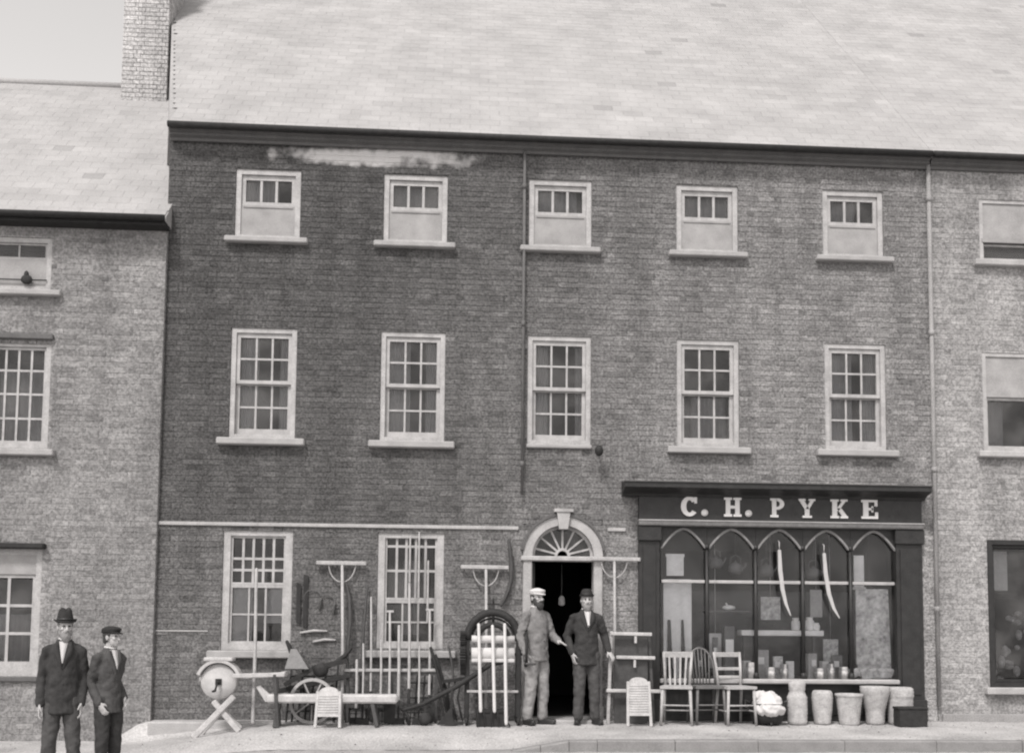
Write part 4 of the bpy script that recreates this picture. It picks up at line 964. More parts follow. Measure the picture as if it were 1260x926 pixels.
# tool rack and the tools standing in it
ry = -.34; zr = W(480, 824, ry).z; a, b = W(424, 824, ry), W(538, 824, ry); t = thing('tool_rack', 'low dark and pale railed rack holding tools under the right barred window', 'rack', gp(480, ry))
q = MB(); q.bar(a, b, .035, .035, .005); part('top_rail', q, WOOD, t)
q = MB(); q.bar(a+Vector((0, .02, -.045)), b+Vector((0, .02, -.045)), .04, .03); part('back_rail', q, OAK, t)
q = MB(); q.bar(W(426, 868, ry+.02), W(536, 868, ry+.02), .04, .03); part('lower_rail', q, OAK, t)
for u in (427, 482, 536):
    p = gp(u, ry+.02); q = MB(); q.bar(p, (p.x, p.y, zr-.06), .035, .035); part('post', q, OAK, t)
tools = ((438, 812, .018, 'block', 'short pale-handled tool at the left end of the rack'), (446, 792, .012, 'hoe', 'thin grey hoe third from the left end of the rack'), (456, 735, .014, 'fork', 'tall thin fork at the left side of the right barred window'), (468, 788, .015, 'fork', 'short pale-handled fork below the left side of the right barred window'),
         (479, 752, .016, 'spade', 'spade with T handle below the middle of the right barred window'), (490, 770, .02, 'hoe', 'brightest thick pale-handled hoe in the middle of the rack'), (503, 718, .018, 'fork', 'tall pale-handled fork right of the middle of the rack'),
         (515, 795, .012, 'hoe', 'short thin hoe towards the right end of the rack'), (528, 750, .017, 'spade', 'spade with T handle at the right end of the rack'))
for u, vt, r_, kind, lab in tools:
    y0 = ry-.05-.04*(u % 3); b = gp(u, y0-.08); tp = W(u+1, vt, -.08 if vt < 760 else ry+.0); tp.y = max(tp.y, ry+.0) if vt >= 760 else -.12
    mid = b.lerp(tp, .25); t = thing('garden_'+('fork' if kind == 'fork' else 'spade' if kind == 'spade' else 'hoe'), lab, 'tool', b, 'tools standing in the rack')
    q = MB(); q.tube([mid, mid.lerp(tp, .5)+Vector((.004, 0, 0)), tp], [r_, r_*.95, r_*.9], 8, 'round'); part('handle', q, WOOD, t)
    if kind == 'spade':
        q = MB(); q.bar(tp+Vector((-.05, 0, 0)), tp+Vector((.05, 0, 0)), .03, .03, .006); part('grip', q, WOOD, t)
        q = MB(); q.prism([(b.x-.07, b.z+.24), (b.x+.07, b.z+.24), (b.x+.065, b.z+.03), (b.x, b.z+.004), (b.x-.065, b.z+.03)], b.y-.004, b.y+.004); q.tube([(b.x, b.y, b.z+.2), mid], [.018, .016], 7); part('blade', q, IRON, t)
    elif kind == 'fork':
        q = MB(); q.bar((b.x-.07, b.y, b.z+.24), (b.x+.07, b.y, b.z+.24), .02, .02); q.tube([(b.x, b.y, b.z+.24), mid], .016, 7); part('shoulder', q, IRON, t)
        for k in range(4): q = MB(); q.tube([(b.x-.06+.04*k, b.y, b.z+.24), (b.x-.06+.04*k, b.y-.01, b.z+.004)], [.008, .004], 6); part('tine', q, IRON, t)
    else:
        q = MB(); q.prism([(b.x-.07, b.z+.08), (b.x+.07, b.z+.08), (b.x+.08, b.z+.003), (b.x-.08, b.z+.003)], b.y-.03, b.y-.02); q.tube([(b.x, b.y-.025, b.z+.06), (b.x, b.y, b.z+.16), mid], [.01, .012, .016], 7); part('blade', q, IRON, t)
# pale-handled hooks hanging in front of the window
for k, (u, va, vb) in enumerate(((505, 660, 715), (516, 655, 735), (527, 690, 765))):
    q = MB(); a, b = W(u, va, -.10), W(u-1, vb, -.12); q.tube([a, b], [.011, .015], 8, 'round'); q.tube([a+Vector((0, 0, -.01)), (a.x, .0, a.z+.01)], .005, 5)
    solo('wooden_rod', q, WOOD, 'pale wooden rod hanging before the right barred window, %s of three' % ('left', 'middle', 'right')[k], 'rod', b, 'rods hanging before the window')
# iron plough
py_ = -.62; t = thing('iron_plough', 'dark iron plough with long sloping beam left of the mangle', 'plough', gp(548, py_))
q = MB(); q.tube([W(496, 873, py_), W(520, 866, py_), W(560, 845, py_), W(590, 826, py_), W(604, 817, py_), W(618, 815, py_)], [.022, .026, .03, .03, .026, .018], 8, 'round'); part('beam', q, IRON, t)
for (u0, v0, u1, v1, yy) in ((530, 797, 551, 878, py_+.12), (536, 806, 556, 878, py_+.3)):
    q = MB(); q.tube([W(u0, v0, yy), W((u0+u1)/2+1, (v0+v1)/2, yy), W(u1, v1, yy)], [.02, .018, .02], 8, 'round'); part('handle', q, IRON, t)
q = MB(); c = gp(548, py_); q.add([c+Vector((-.10, -.03, .01)), c+Vector((.12, -.03, .01)), c+Vector((.12, .05, .01)), c+Vector((.05, -.02, .20)), c+Vector((.10, .05, .19)), c+Vector((.02, .03, .16))], [(0,1,2),(0,3,1),(1,3,4,2),(0,5,3),(5,4,3),(0,2,5),(2,4,5)]); part('share', q, IRON, t)
q = MB(); c = gp(558, py_); q.bar(c+Vector((-.16, 0, .03)), c+Vector((.12, 0, .03)), .04, .05, .006); q.bar(c+Vector((-.03, 0, .03)), W(556, 848, py_), .03, .05); part('slade', q, IRON, t)
c = gp(523, py_); q = MB(); q.lathe([(.0, py_-.02), (.075, py_-.02), (.075, py_+.02), (0, py_+.02)], (c.x, 0, c.z+.078), 18, 'y'); q.bar((c.x, py_, c.z+.08), W(523, 866, py_), .025, .025); part('wheel', q, IRON, t)
q = MB(); q.tube([W(497, 873, py_), W(503, 882, py_), gp(503, py_)+Vector((0, 0, .004))], .016, 7); part('drag_foot', q, IRON, t)
# mangle
my = -.55; yb = my+.30; c = gp(606, my); t = thing('mangle', 'tall iron mangle with arched frame and two pale rollers left of the doorway', 'mangle', c)
xl, xr = W(575, 800, my).x, W(638, 800, my).x; xc = (xl+xr)/2; hw = (xr-xl)/2; zs_ = W(606, 786, my).z; zt_ = W(606, 753, my).z
def arch(k, y, h, r_, cols=IRON):
    q = MB(); q.tube([Vector((xc+hw*k*math.cos(R(a)), y, zs_+h*math.sin(R(a)))) for a in range(0, 181, 12)], r_, 8); return q
for yy, nm in ((my, 'frame_arch'), ):
    part(nm, arch(1, yy, zt_-zs_, .046), IRON, t)
part('spring', arch(.60, my, (zt_-zs_)*.55, .034), IRON, t)
part('spring', arch(.82, my+.04, (zt_-zs_)*.78, .013), IRON, t)
for sg in (-1, 1):
    x = xc+sg*hw; q = MB(); q.bar((x, my, zs_), (x, my, c.z+.09), .06, .06, .008); q.bar((x, yb, zs_-.1), (x, yb, c.z+.09), .04, .05, .008); q.bar((x, my-.02, zs_-.16), (x, yb, zs_-.16), .05, .04); q.bar((x, my-.10, c.z+.063), (x, yb+.08, c.z+.063), .05, .05, .01); part('side_frame', q, IRON, t)
    for yy in (my-.09, yb+.07): q = MB(); q.lathe([(.0, x-.016), (.05, x-.016), (.05, x+.016), (0, x+.016)], (0, yy, c.z+.052), 16, 'x'); part('caster', q, IRON, t)
for v, r_ in ((786, .046), (804, .075)):
    z = W(606, v, my).z; q = MB(); q.lathe([(.0, xl+.05), (r_, xl+.05), (r_*1.0, xr-.05), (0, xr-.05)], (0, my-.005, z), 20, 'x'); part('roller', q, LINEN, t)
    q = MB(); q.lathe([(.017, xl-.09), (.017, xr+.07)], (0, my-.005, z), 8, 'x'); part('axle', q, IRON, t)
z = W(606, 811, my).z; q = MB(); q.box((xl+.05, my-.10, z-.03), (xr-.05, my-.05, z+.012), .008); part('drip_board', q, LINEN, t)
q = MB(); q.tube([(xc, my, zt_-.12), (xc, my, zt_+.09)], .015, 8); q.bar((xc-.075, my, zt_+.10), (xc+.075, my, zt_+.10), .022, .022, .004); q.tube([(xc, my, zt_+.1), (xc, my, zt_+.17)], .013, 8); part('screw', q, IRON, t)
for x, v, r_ in ((xl-.055, 785, .09), (xl-.055, 806, .12), (xl-.05, 824, .06)):
    z = W(606, v, my).z; q = MB(); nn = 22
    P = [((r_ if i % 2 else r_-.016)*math.cos(2*math.pi*i/(2*nn)), (r_ if i % 2 else r_-.016)*math.sin(2*math.pi*i/(2*nn))) for i in range(2*nn)]
    q.add([(x+d_, my+a, z+b) for d_ in (-.032, .032) for a, b in P], [tuple(range(2*nn)), tuple(range(2*nn, 4*nn))[::-1]]+[(i, (i+1) % (2*nn), (i+1) % (2*nn)+2*nn, i+2*nn) for i in range(2*nn)]); part('gear', q, IRON, t)
x = xr+.085; z = W(606, 798, my).z; q = MB(); R_ = .20
q.tube([Vector((x, my+R_*math.cos(R(a)), z+R_*math.sin(R(a)))) for a in range(0, 361, 15)], .018, 8)
for a in (0, 60, 120): q.bar((x, my+R_*math.cos(R(a)), z+R_*math.sin(R(a))), (x, my-R_*math.cos(R(a)), z-R_*math.sin(R(a))), .025, .02)
part('fly_wheel', q, IRON, t); q = MB(); q.tube([(x, my-.17, z-.17), (x+.10, my-.17, z-.17)], .015, 8, 'round'); part('handle', q, OAK, t)
z = W(606, 850, my).z; q = MB(); q.bar((xl, my-.03, z), (xr, my-.03, z), .03, .03, .005); part('front_rail', q, WOOD, t)
# handles leaning on the mangle
for k, (u0, u1, vt, vb, lab) in enumerate(((592, 589, 768, 872, 'pale-handled fork leaning on the mangle, left of three'), (609, 606, 770, 870, 'pale-handled fork leaning on the mangle, middle of three'), (623, 621, 768, 889, 'pale-handled fork leaning on the mangle, right of three and longest'))):
    b = gp(u0, my-.30); tp = W(u1, vt, my-.09); t2 = thing('hay_fork', lab, 'fork', b, 'forks leaning on the mangle'); lo = b.lerp(tp, .16 if k < 2 else .04)
    q = MB(); q.tube([lo, tp], [.021, .018], 8, 'round'); part('handle', q, LINEN, t2)
    for sg in (-1, 1): q = MB(); q.tube([lo+Vector((0, 0, .02)), lo+Vector((sg*.035, -.005, -.01)), Vector((b.x+sg*.04, b.y, b.z+.004))], [.01, .009, .005], 6); part('tine', q, IRON, t2)
c = gp(604, my-.16); q = MB(); xa, xb = W(586, 880, my-.16).x, W(622, 880, my-.16).x; h = W(604, 873, my-.16).z-c.z
q.box((xa, my-.22, c.z+.002), (xb, my-.02, c.z+h), .008); q.box((xa-.012, my-.232, c.z+h-.028), (xb+.012, my-.008, c.z+h+.006), .004); solo('iron_trough', q, IRON, 'dark iron trough on the ground under the mangle', 'trough', c)
# curved dark handle hung on the wall beside the door
q = MB(); q.tube([W(u, v, -.06) for u, v in ((626, 664), (628, 680), (629.5, 697), (629, 712), (626, 725), (622, 735), (617, 744))], [.022, .032, .036, .036, .034, .032, .024], 9, 'round', .8); q.tube([W(627, 672, -.06), W(627, 670, .0)], .006, 5)
solo('scythe_snath', q, OAK, 'thick dark curved scythe snath hung on the wall left of the doorway', 'snath', W(617, 744, -.06))
# railed stand to the right of the doorway
sy = -.42; b0 = gp(752, sy); t = thing('railed_stand', 'pale three-railed wooden stand between the doorway and the chairs', 'stand', b0)
x0 = W(752, 800, sy).x; q = MB(); zt_ = W(752, 776, sy).z
q.bar((W(748, 880, sy).x, sy, b0.z), (x0, sy, zt_), .04, .04, .005); part('post', q, WOOD, t)
q = MB(); bx_ = W(806, 860, sy).x; q.bar((bx_, sy+.1, G(bx_, sy)), (bx_-.06, sy+.1, W(800, 779, sy).z), .04, .04, .005); part('post', q, OAK, t)
for v, ua, ub, yy in ((779, 751, 802, sy-.02), (808, 758, 806, sy+.02), (849, 746, 815, sy-.04)):
    a, b = W(ua, v, yy), W(ub, v+1, yy); q = MB(); q.bar(a, b, .042, .05, .007); part('rail', q, WOOD2, t)
for u, v, yy in ((782, 781, sy-.02), (781, 811, sy+.02)):
    q = MB(); q.bar(W(u, v, yy), W(u, v+10, yy), .03, .03, .005); part('peg', q, WOOD2, t)
q = MB(); q.box((x0+.05, sy+.06, G(x0, sy)+.01), (bx_-.08, sy+.08, W(780, 778, sy).z)); part('back_board', q, OAK, t)
# chairs
def chair(u, y, kind, lab, m_, zr=0, vt=802, vs=841, wpx=36):
    b = gp(u, y); h = W(u, vt, y+.18).z-b.z; sz = .47; w2 = .175; t = thing('chair', lab, 'chair', b, 'chairs set out before the shop', zr)
    ORIG.pop(t.name); d2 = .17
    q = MB(); P = [(-w2-.02, -d2-.03), (w2+.02, -d2-.03), (w2-.015, d2+.02), (-w2+.015, d2+.02)]
    q.add([(x, yy, z) for z in (sz-.034, sz) for x, yy in P], [(3,2,1,0),(4,5,6,7),(0,1,5,4),(1,2,6,5),(2,3,7,6),(3,0,4,7)]); part('seat', q, m_, t)
    for sg in (-1, 1):
        q = MB(); q.tube([(sg*(w2+.01), -d2-.02, .003), (sg*(w2-.01), -d2+.0, sz-.03)], [.017, .02], 8); part('leg', q, m_, t)
        q = MB(); q.tube([(sg*(w2-.005), d2+.05, .003), (sg*(w2-.02), d2, sz-.03)], [.017, .02], 8); part('leg', q, m_, t)
        if kind != 'spindle': q = MB(); q.tube([(sg*(w2-.025), d2, sz-.01), (sg*(w2-.015), d2+.03, sz+.2), (sg*(w2+.0), d2+.085, h)], [.019, .018, .016], 8); part('back_post', q, m_, t)
        q = MB(); q.tube([(sg*(w2), -d2, .17), (sg*(w2-.01), d2+.03, .17)], .01, 6); part('stretcher', q, m_, t)
    q = MB(); q.tube([(-w2, -d2-.01, .24), (w2, -d2-.01, .24)], .011, 6); part('stretcher', q, m_, t)
    q = MB(); q.tube([(-w2, 0, .17), (w2, 0, .17)], .01, 6); part('stretcher', q, m_, t)
    if kind == 'slat':
        q = MB(); q.bar((-w2-.015, d2+.08, h-.03), (w2+.015, d2+.08, h-.03), .075, .025, .01, side=(0, 1, 0)); part('crest_rail', q, m_, t)
        for k in range(4): x = -.105+.07*k; q = MB(); q.bar((x*.85, d2, sz-.01), (x, d2+.075, h-.06), .022, .012); part('back_slat', q, m_, t)
    if kind == 'ladder':
        for zz, hh in ((h-.03, .06), (sz+.20, .04), (sz+.1, .035)):
            f_ = (zz-sz)/(h-sz); q = MB(); q.bar((-w2+.005, d2+.085*f_, zz), (w2-.005, d2+.085*f_, zz), hh, .02, .006, side=(0, 1, 0)); part('crest_rail' if hh > .05 else 'back_rail', q, m_, t)
    if kind == 'spindle':
        def hp(a): return Vector(((w2-.0)*math.cos(R(a)), d2+.09*math.sin(R(a)), sz-.01+(h-sz+.01)*math.sin(R(a))**.6))
        q = MB(); q.tube([hp(a) for a in range(0, 181, 9)], .014, 8); part('hoop', q, m_, t)
        for k in range(6):
            x = -.115+.046*k; zz = sz-.01+(h-sz)*math.sqrt(max(0, 1-(x/w2)**2))**.6; q = MB(); q.tube([(x*.85, d2-.01, sz-.01), (x, d2+.085*math.sqrt(1-(x/w2)**2), zz)], .008, 6); part('spindle', q, m_, t)
    return t
chair(833, -.42, 'slat', 'pale slat-backed wooden chair, leftmost of three before the shop window', WOOD, R(-14))
chair(869, -.36, 'spindle', 'brown hoop-backed chair with spindles, middle of three before the shop window', ELM, R(6), vt=797)
chair(905, -.42, 'ladder', 'pale ladder-backed wooden chair, rightmost of three before the shop window', WOOD, R(10))
# dark tub with pale bundle
c = gp(944, -.42); t = thing('iron_tub', 'dark round iron tub right of the chairs, holding a pale bundle', 'tub', c)
h = .25; q = MB(); q.lathe([(.0, .02), (.17, .02), (.20, .10), (.225, h), (.235, h+.012), (.21, h+.005), (.18, .12), (.0, .06)], c, 28); part('bowl', q, IRON, t)
for sg in (-1, 1):
    q = MB(); q.tube([c+Vector((sg*.215, 0, h-.06)), c+Vector((sg*.27, 0, h-.03)), c+Vector((sg*.27, 0, h+.05)), c+Vector((sg*.215, 0, h+.02))], .011, 7); part('handle', q, LEAD, t)
for a in (40, 140, 270): q = MB(); q.tube([c+Vector((.15*math.cos(R(a)), .15*math.sin(R(a)), .05)), c+Vector((.19*math.cos(R(a)), .19*math.sin(R(a)), .002))], [.02, .014], 7); part('foot', q, IRON, t)
rg = random.Random(2); q = MB(); 
for i in range(9): q.ell((rg.uniform(-.14, .14), rg.uniform(-.14, .08), rg.uniform(-.02, .12)), (rg.uniform(.05, .08), rg.uniform(.05, .08), rg.uniform(.04, .07)), Matrix.Rotation(rg.uniform(0, 3), 3, 'Y'))
q.ell((0, -.12, -.04), (.19, .13, .11)); q.ell((.02, -.03, .03), (.16, .15, .12))
bo = remesh('cloth_bundle', q, LINEN, None, .014, 3, .055, .075); bo.location = c+Vector((0, 0, h-.01)); tag(bo, 'rounded pale bundle heaped in the dark iron tub', 'bundle')
# stoneware and pails
def ring_profile(prof):
    """finer profile with shallow throwing rings on the outside of the wall"""
    out = []; top = max(range(len(prof)), key=lambda i: prof[i][1])
    for i in range(len(prof)-1):
        (a, b), (c_, d) = prof[i], prof[i+1]; n_ = max(1, int(abs(d-b)*24))
        for j in range(n_): t_ = j/n_; rr_ = a+(c_-a)*t_; out.append((rr_*(1+(.022*((len(out) % 2)*2-1) if 0 < i < top and n_ > 1 else 0)), b+(d-b)*t_))
    return out+[prof[-1]]
def pot(u, y, w_px, vt, prof, name, lab, cat, extra=None):
    c = gp(u, y); h = W(u, vt, y).z-c.z; r_ = w_px/2/1330*(y+13.54+.2); q = MB(); pr = ring_profile(prof); q.lathe([(a*r_, b*h+.002) for a, b in pr], c, 32)
    if extra is None: return solo(name, q, CLAY, lab, cat, c, 'pale pots in a row below the shop window')
    t = thing(name, lab, cat, c, 'pale pots in a row below the shop window'); part('body', q, CLAY, t)
    q = MB(); q.tube([c+Vector((r_*math.cos(R(a)), -.02, h-.02+.0*a-.10*math.sin(R(a))*extra)) for a in range(0, 181, 12)], .007, 6); part('bail', q, LEAD, t); return t
pot(981, -.40, 25, 837, [(0, 0), (.86, 0), (.95, .04), (1.0, .3), (.98, .62), (.8, .72), (.72, .76), (.80, .80), (.82, .95), (.6, 1.0), (0, 1.0)], 'stoneware_jar', 'tall pale lidded stoneware jar beside the dark tub', 'jar')
pot(1012, -.36, 26, 849, [(0, 0), (.72, 0), (.76, .04), (.92, .4), (1.0, .78), (.94, .93), (.8, 1.0), (.72, .98), (.7, .6), (0, .5)], 'stoneware_pot', 'narrow pale round-shouldered pot, second in the row below the shop window', 'pot')
pot(1045, -.42, 34, 853, [(0, 0), (.68, 0), (.70, .03), (.94, .9), (1.0, .92), (1.0, 1.0), (.93, 1.0), (.7, .1), (0, .08)], 'pale_pail', 'low wide tapered pale pail, third in the row below the shop window', 'pail', .8)
pot(1077, -.36, 36, 844, [(0, 0), (.6, 0), (.62, .05), (.66, .35), (.92, .75), (1.0, .86), (1.0, 1.0), (.9, 1.0), (.6, .4), (0, .35)], 'flared_urn', 'flared pale urn on a narrow foot, fourth in the row below the shop window', 'urn')
pot(1108, -.34, 32, 845, [(0, 0), (.9, 0), (.93, .04), (.97, .7), (1.02, .74), (1.0, .95), (.85, 1.0), (.8, .97), (.8, .2), (0, .15)], 'pale_crock', 'broad pale crock behind the dark box, last of the row', 'crock')
c = gp(1121, -.62); t = thing('dark_box', 'low dark box on the ground at the right end of the shopfront', 'box', c)
xa, xb = W(1104, 880, -.62).x, W(1138, 880, -.62).x; h = W(1121, 869, -.62).z-c.z
q = MB(); q.box((xa, -.70, c.z+.002), (xb, -.50, c.z+h-.03), .006); part('case', q, IRON, t)
q = MB(); q.box((xa-.008, -.708, c.z+h-.029), (xb+.008, -.492, c.z+h), .006); part('lid', q, IRON, t)
# stone ledge along the foot of the wall, left
q = MB(); q.box((.05, -.30, -.25), (1.6, .006, .0), .02); solo('stone_ledge', q, STONE, 'low stone ledge along the wall foot beside the left house', 'ledge', (.8, -.1, -.25))

# harrow and other dark ironwork among the goods
def harrow(u0, u1, vt, y, lab, n=5):
    a, b = gp(u0, y), gp(u1, y); zt = W(u0, vt, y).z; t = thing('iron_harrow', lab, 'harrow', a, 'dark harrows leaning among the goods'); h = zt-a.z
    for i in range(n):
        p = a.lerp(b, i/(n-1)); q = MB(); q.bar(p+Vector((0, 0, .01)), p+Vector((.03, .16, h)), .022, .022); part('bar', q, IRON, t)
        for j in range(3): f_ = .2+.3*j; o = p+Vector((.03*f_, .16*f_, h*f_)); q = MB(); q.tube([o, o+Vector((0, -.09, -.02))], [.009, .004], 6); part('tooth', q, IRON, t)
    for f_ in (.2, .5, .8): q = MB(); o = Vector((.03*f_, .16*f_-.012, h*f_)); q.bar(a+o, b+o, .02, .02); part('cross_bar', q, IRON, t)
harrow(352, 410, 818, -.30, 'dark iron harrow leaning against the wall behind the seed drill')
harrow(500, 528, 828, -.30, 'small dark iron harrow leaning behind the sloping plough beam', 4)
# cultivator in front of the wall, left of the mangle
cy_ = -.36; t = thing('cultivator', 'dark curved-tined cultivator standing between the plough and the mangle', 'cultivator', gp(560, cy_))
q = MB(); q.bar(W(545, 838, cy_), W(572, 834, cy_), .04, .04); part('bar', q, IRON, t)
for u in (546, 553, 560, 567):
    a = W(u, 838, cy_); b = gp(u+3, cy_-.05); q = MB(); q.tube([a, a.lerp(b, .4)+Vector((-.05, .04, 0)), a.lerp(b, .8)+Vector((-.02, .0, 0)), b+Vector((0, 0, .004))], [.012, .013, .012, .006], 7); part('tine', q, IRON, t)
q = MB(); q.tube([W(558, 836, cy_), W(556, 815, cy_+.05), W(552, 795, cy_+.08)], .014, 7, 'round'); part('handle', q, OAK, t)
# sickles hung on the wall
for k, (u, v) in enumerate(((385, 735), (402, 741))):
    c = W(u, v, -.03); q = MB(); t = thing('sickle', ('left of two sickles hung on the wall beside the left hay rake', 'right of two sickles hung on the wall beside the left hay rake')[k], 'sickle', c, 'sickles on the wall')
    O = [(c.x+.11*math.cos(R(a)), c.z+.11*math.sin(R(a))) for a in range(-20, 201, 20)]; I = [(c.x+(.088+.018*(a+20)/220)*math.cos(R(a)), c.z+(.088+.018*(a+20)/220)*math.sin(R(a))) for a in range(-20, 201, 20)]
    q.strip(O, I, -.034, -.03); part('blade', q, LEAD, t)
    q = MB(); q.tube([(c.x+.10, -.032, c.z-.03), (c.x+.085, -.032, c.z-.14)], .014, 7, 'round'); part('handle', q, OAK, t)
# crates and small stock in the dark under the tool rack
rg = random.Random(15)
for k, (u, w_, h, m_, lab) in enumerate(((440, .22, .16, ELM, 'brown crate under the left end of the tool rack'), (466, .20, .24, OAK, 'dark crate under the middle of the tool rack'), (512, .24, .18, ELM, 'brown crate under the right end of the tool rack'))):
    c = gp(u, -.20); t = thing('crate', lab, 'crate', c, 'crates under the tool rack')
    for j in range(3):
        z = c.z+.004+j*h/3; q = MB(); q.box((c.x-w_/2, -.30, z), (c.x+w_/2, -.285, z+h/3-.012)); part('slat', q, m_, t)
    for sg in (-1, 1): q = MB(); q.box((c.x+sg*(w_/2-.012)-.012, -.284, c.z+.002), (c.x+sg*(w_/2-.012)+.012, -.10, c.z+h)); part('end_panel', q, m_, t)
    q = MB(); q.box((c.x-w_/2+.025, -.115, c.z+.003), (c.x+w_/2-.025, -.10, c.z+h-.01)); part('back_panel', q, m_, t)
# more stock behind the shop glass: hanging and standing
rg = random.Random(23)
for k, (u, v, lab) in enumerate(((880, 690, 'dark kettle hanging at the left of the second shop window light'), (905, 697, 'dark kettle hanging in the second shop window light'), (943, 700, 'dark kettle hanging in the middle light, left of the scythe blade'), (1001, 703, 'dark kettle hanging in the fourth light, left of the scythe blade'))):
    c = on(u, v, .22); t = thing('kettle', lab, 'kettle', c, 'kettles hanging in the shop window')
    q = MB(); q.lathe([(0, -.09), (.07, -.09), (.095, -.05), (.085, .02), (.04, .05), (.012, .06), (.014, .08), (0, .085)], c, 18); part('body', q, LEAD, t)
    q = MB(); q.tube([c+Vector((.08, 0, -.04)), c+Vector((.12, 0, .0)), c+Vector((.14, 0, .05))], [.022, .014, .01], 8); part('spout', q, LEAD, t)
    q = MB(); q.tube([c+Vector((-.07, 0, .02)), c+Vector((-.06, 0, .12)), c+Vector((0, 0, .15)), c+Vector((.06, 0, .12)), c+Vector((.07, 0, .02))], .008, 6); q.tube([c+Vector((0, 0, .15)), Vector((c.x, c.y, zt-.02))], .004, 5); part('handle', q, LEAD, t)
for k, (u, r_, h, lab) in enumerate(((925, .07, .20, 'pale tin just left of the second mullion at the window bottom'), (948, .06, .14, 'small pale tin at the bottom of the middle shop light'), (965, .05, .18, 'narrow pale tin at the bottom of the middle shop light'), (1008, .06, .13, 'small pale tin at the bottom of the fourth shop light'), (1022, .05, .19, 'narrow pale tin at the bottom of the fourth shop light'), (1038, .06, .15, 'pale tin beside the fourth mullion at the window bottom'))):
    c = on(u, 830, .06); c.z = z_s+.001; t = thing('tin', lab, 'tin', c, 'tins along the window bottom')
    q = MB(); q.lathe([(0, 0), (r_, 0), (r_, h), (r_*.96, h+.004), (0, h+.004)], c, 16); part('can', q, CLAY if k % 2 else CURT, t)
    q = MB(); q.lathe([(r_+.002, h*.25), (r_+.002, h*.7)], c, 16); part('paper_label', q, MOTTLE, t)
for k, (u, v, w_, h, m_, lab) in enumerate(((880, 800, .16, .45, PAPER, 'pale upright card behind the hoop-backed chair'), (948, 748, .26, .30, MOTTLE, 'mottled print behind the left scythe blade'), (1004, 742, .16, .36, CURT, 'grey print behind the right scythe blade'), (1022, 800, .20, .30, MOTTLE, 'mottled print low in the fourth shop light'))):
    c = on(u, v, .40); q = MB(); q.box((c.x-w_/2, .39, c.z-h/2), (c.x+w_/2, .40, c.z+h/2)); q.tube([(c.x, .395, c.z+h/2), (c.x, .395, zt)], .003, 5); solo('print_sheet', q, m_, lab, 'print', c)
# ------------------------------------------------------------------ people
def hand(mb, wr, d, nrm, side, curl=.35, s=1.0):
    """palm, four fingers of unequal length with two bends and a thumb; d along the hand, nrm out of the palm, side towards the thumb"""
    d = Vector(d).normalized(); nrm = Vector(nrm); nrm = (nrm-d*nrm.dot(d)).normalized(); sd_ = d.cross(nrm).normalized()
    if sd_.dot(Vector(side)) < 0: sd_ = -sd_
    wr = Vector(wr); rot = Matrix((sd_, nrm, d)).transposed()
    mb.ell(wr+d*.05*s, (.042*s, .018*s, .058*s), rot); mb.tube([wr-d*.05, wr+d*.03*s], [.029*s, .027*s], 10, 'round')
    for i, L in enumerate((.070, .078, .072, .056)):
        p = wr+d*.092*s+sd_*(.030-.020*i)*s; a = 0; pts = [p-d*.02]; q = p
        for seg in (.45, .32, .23):
            dd = (d*math.cos(a)+nrm*math.sin(a)).normalized(); pts.append(q); q = q+dd*L*seg*s; a += curl*1.5
        pts.append(q); mb.tube(pts, [.0095*s, .0095*s, .009*s, .0085*s, .0075*s], 8, 'round')
    p = wr+d*.03*s+sd_*.032*s; q1 = p+(d*.6+sd_*.55+nrm*.35).normalized()*.036*s; q2 = q1+(d*.9+nrm*.4).normalized()*.03*s
    mb.tube([p-d*.01, p, q1, q2], [.013*s, .013*s, .011*s, .009*s], 8, 'round')
def loft(mb, secs, n=20):
    """closed body of stacked ellipses: (z, rx, ry, cx, cy)"""
    vs = []; fs = []
    for z, rx, ry, cx, cy in secs:
        for k in range(n): a = 2*math.pi*k/n; vs.append((cx+rx*math.cos(a), cy+ry*math.sin(a), z))
    for i in range(len(secs)-1):
        for k in range(n): fs.append((i*n+k, i*n+(k+1) % n, (i+1)*n+(k+1) % n, (i+1)*n+k))
    fs.append(tuple(range(n))[::-1]); fs.append(tuple((len(secs)-1)*n+k for k in range(n))); mb.add(vs, fs, 1, True)
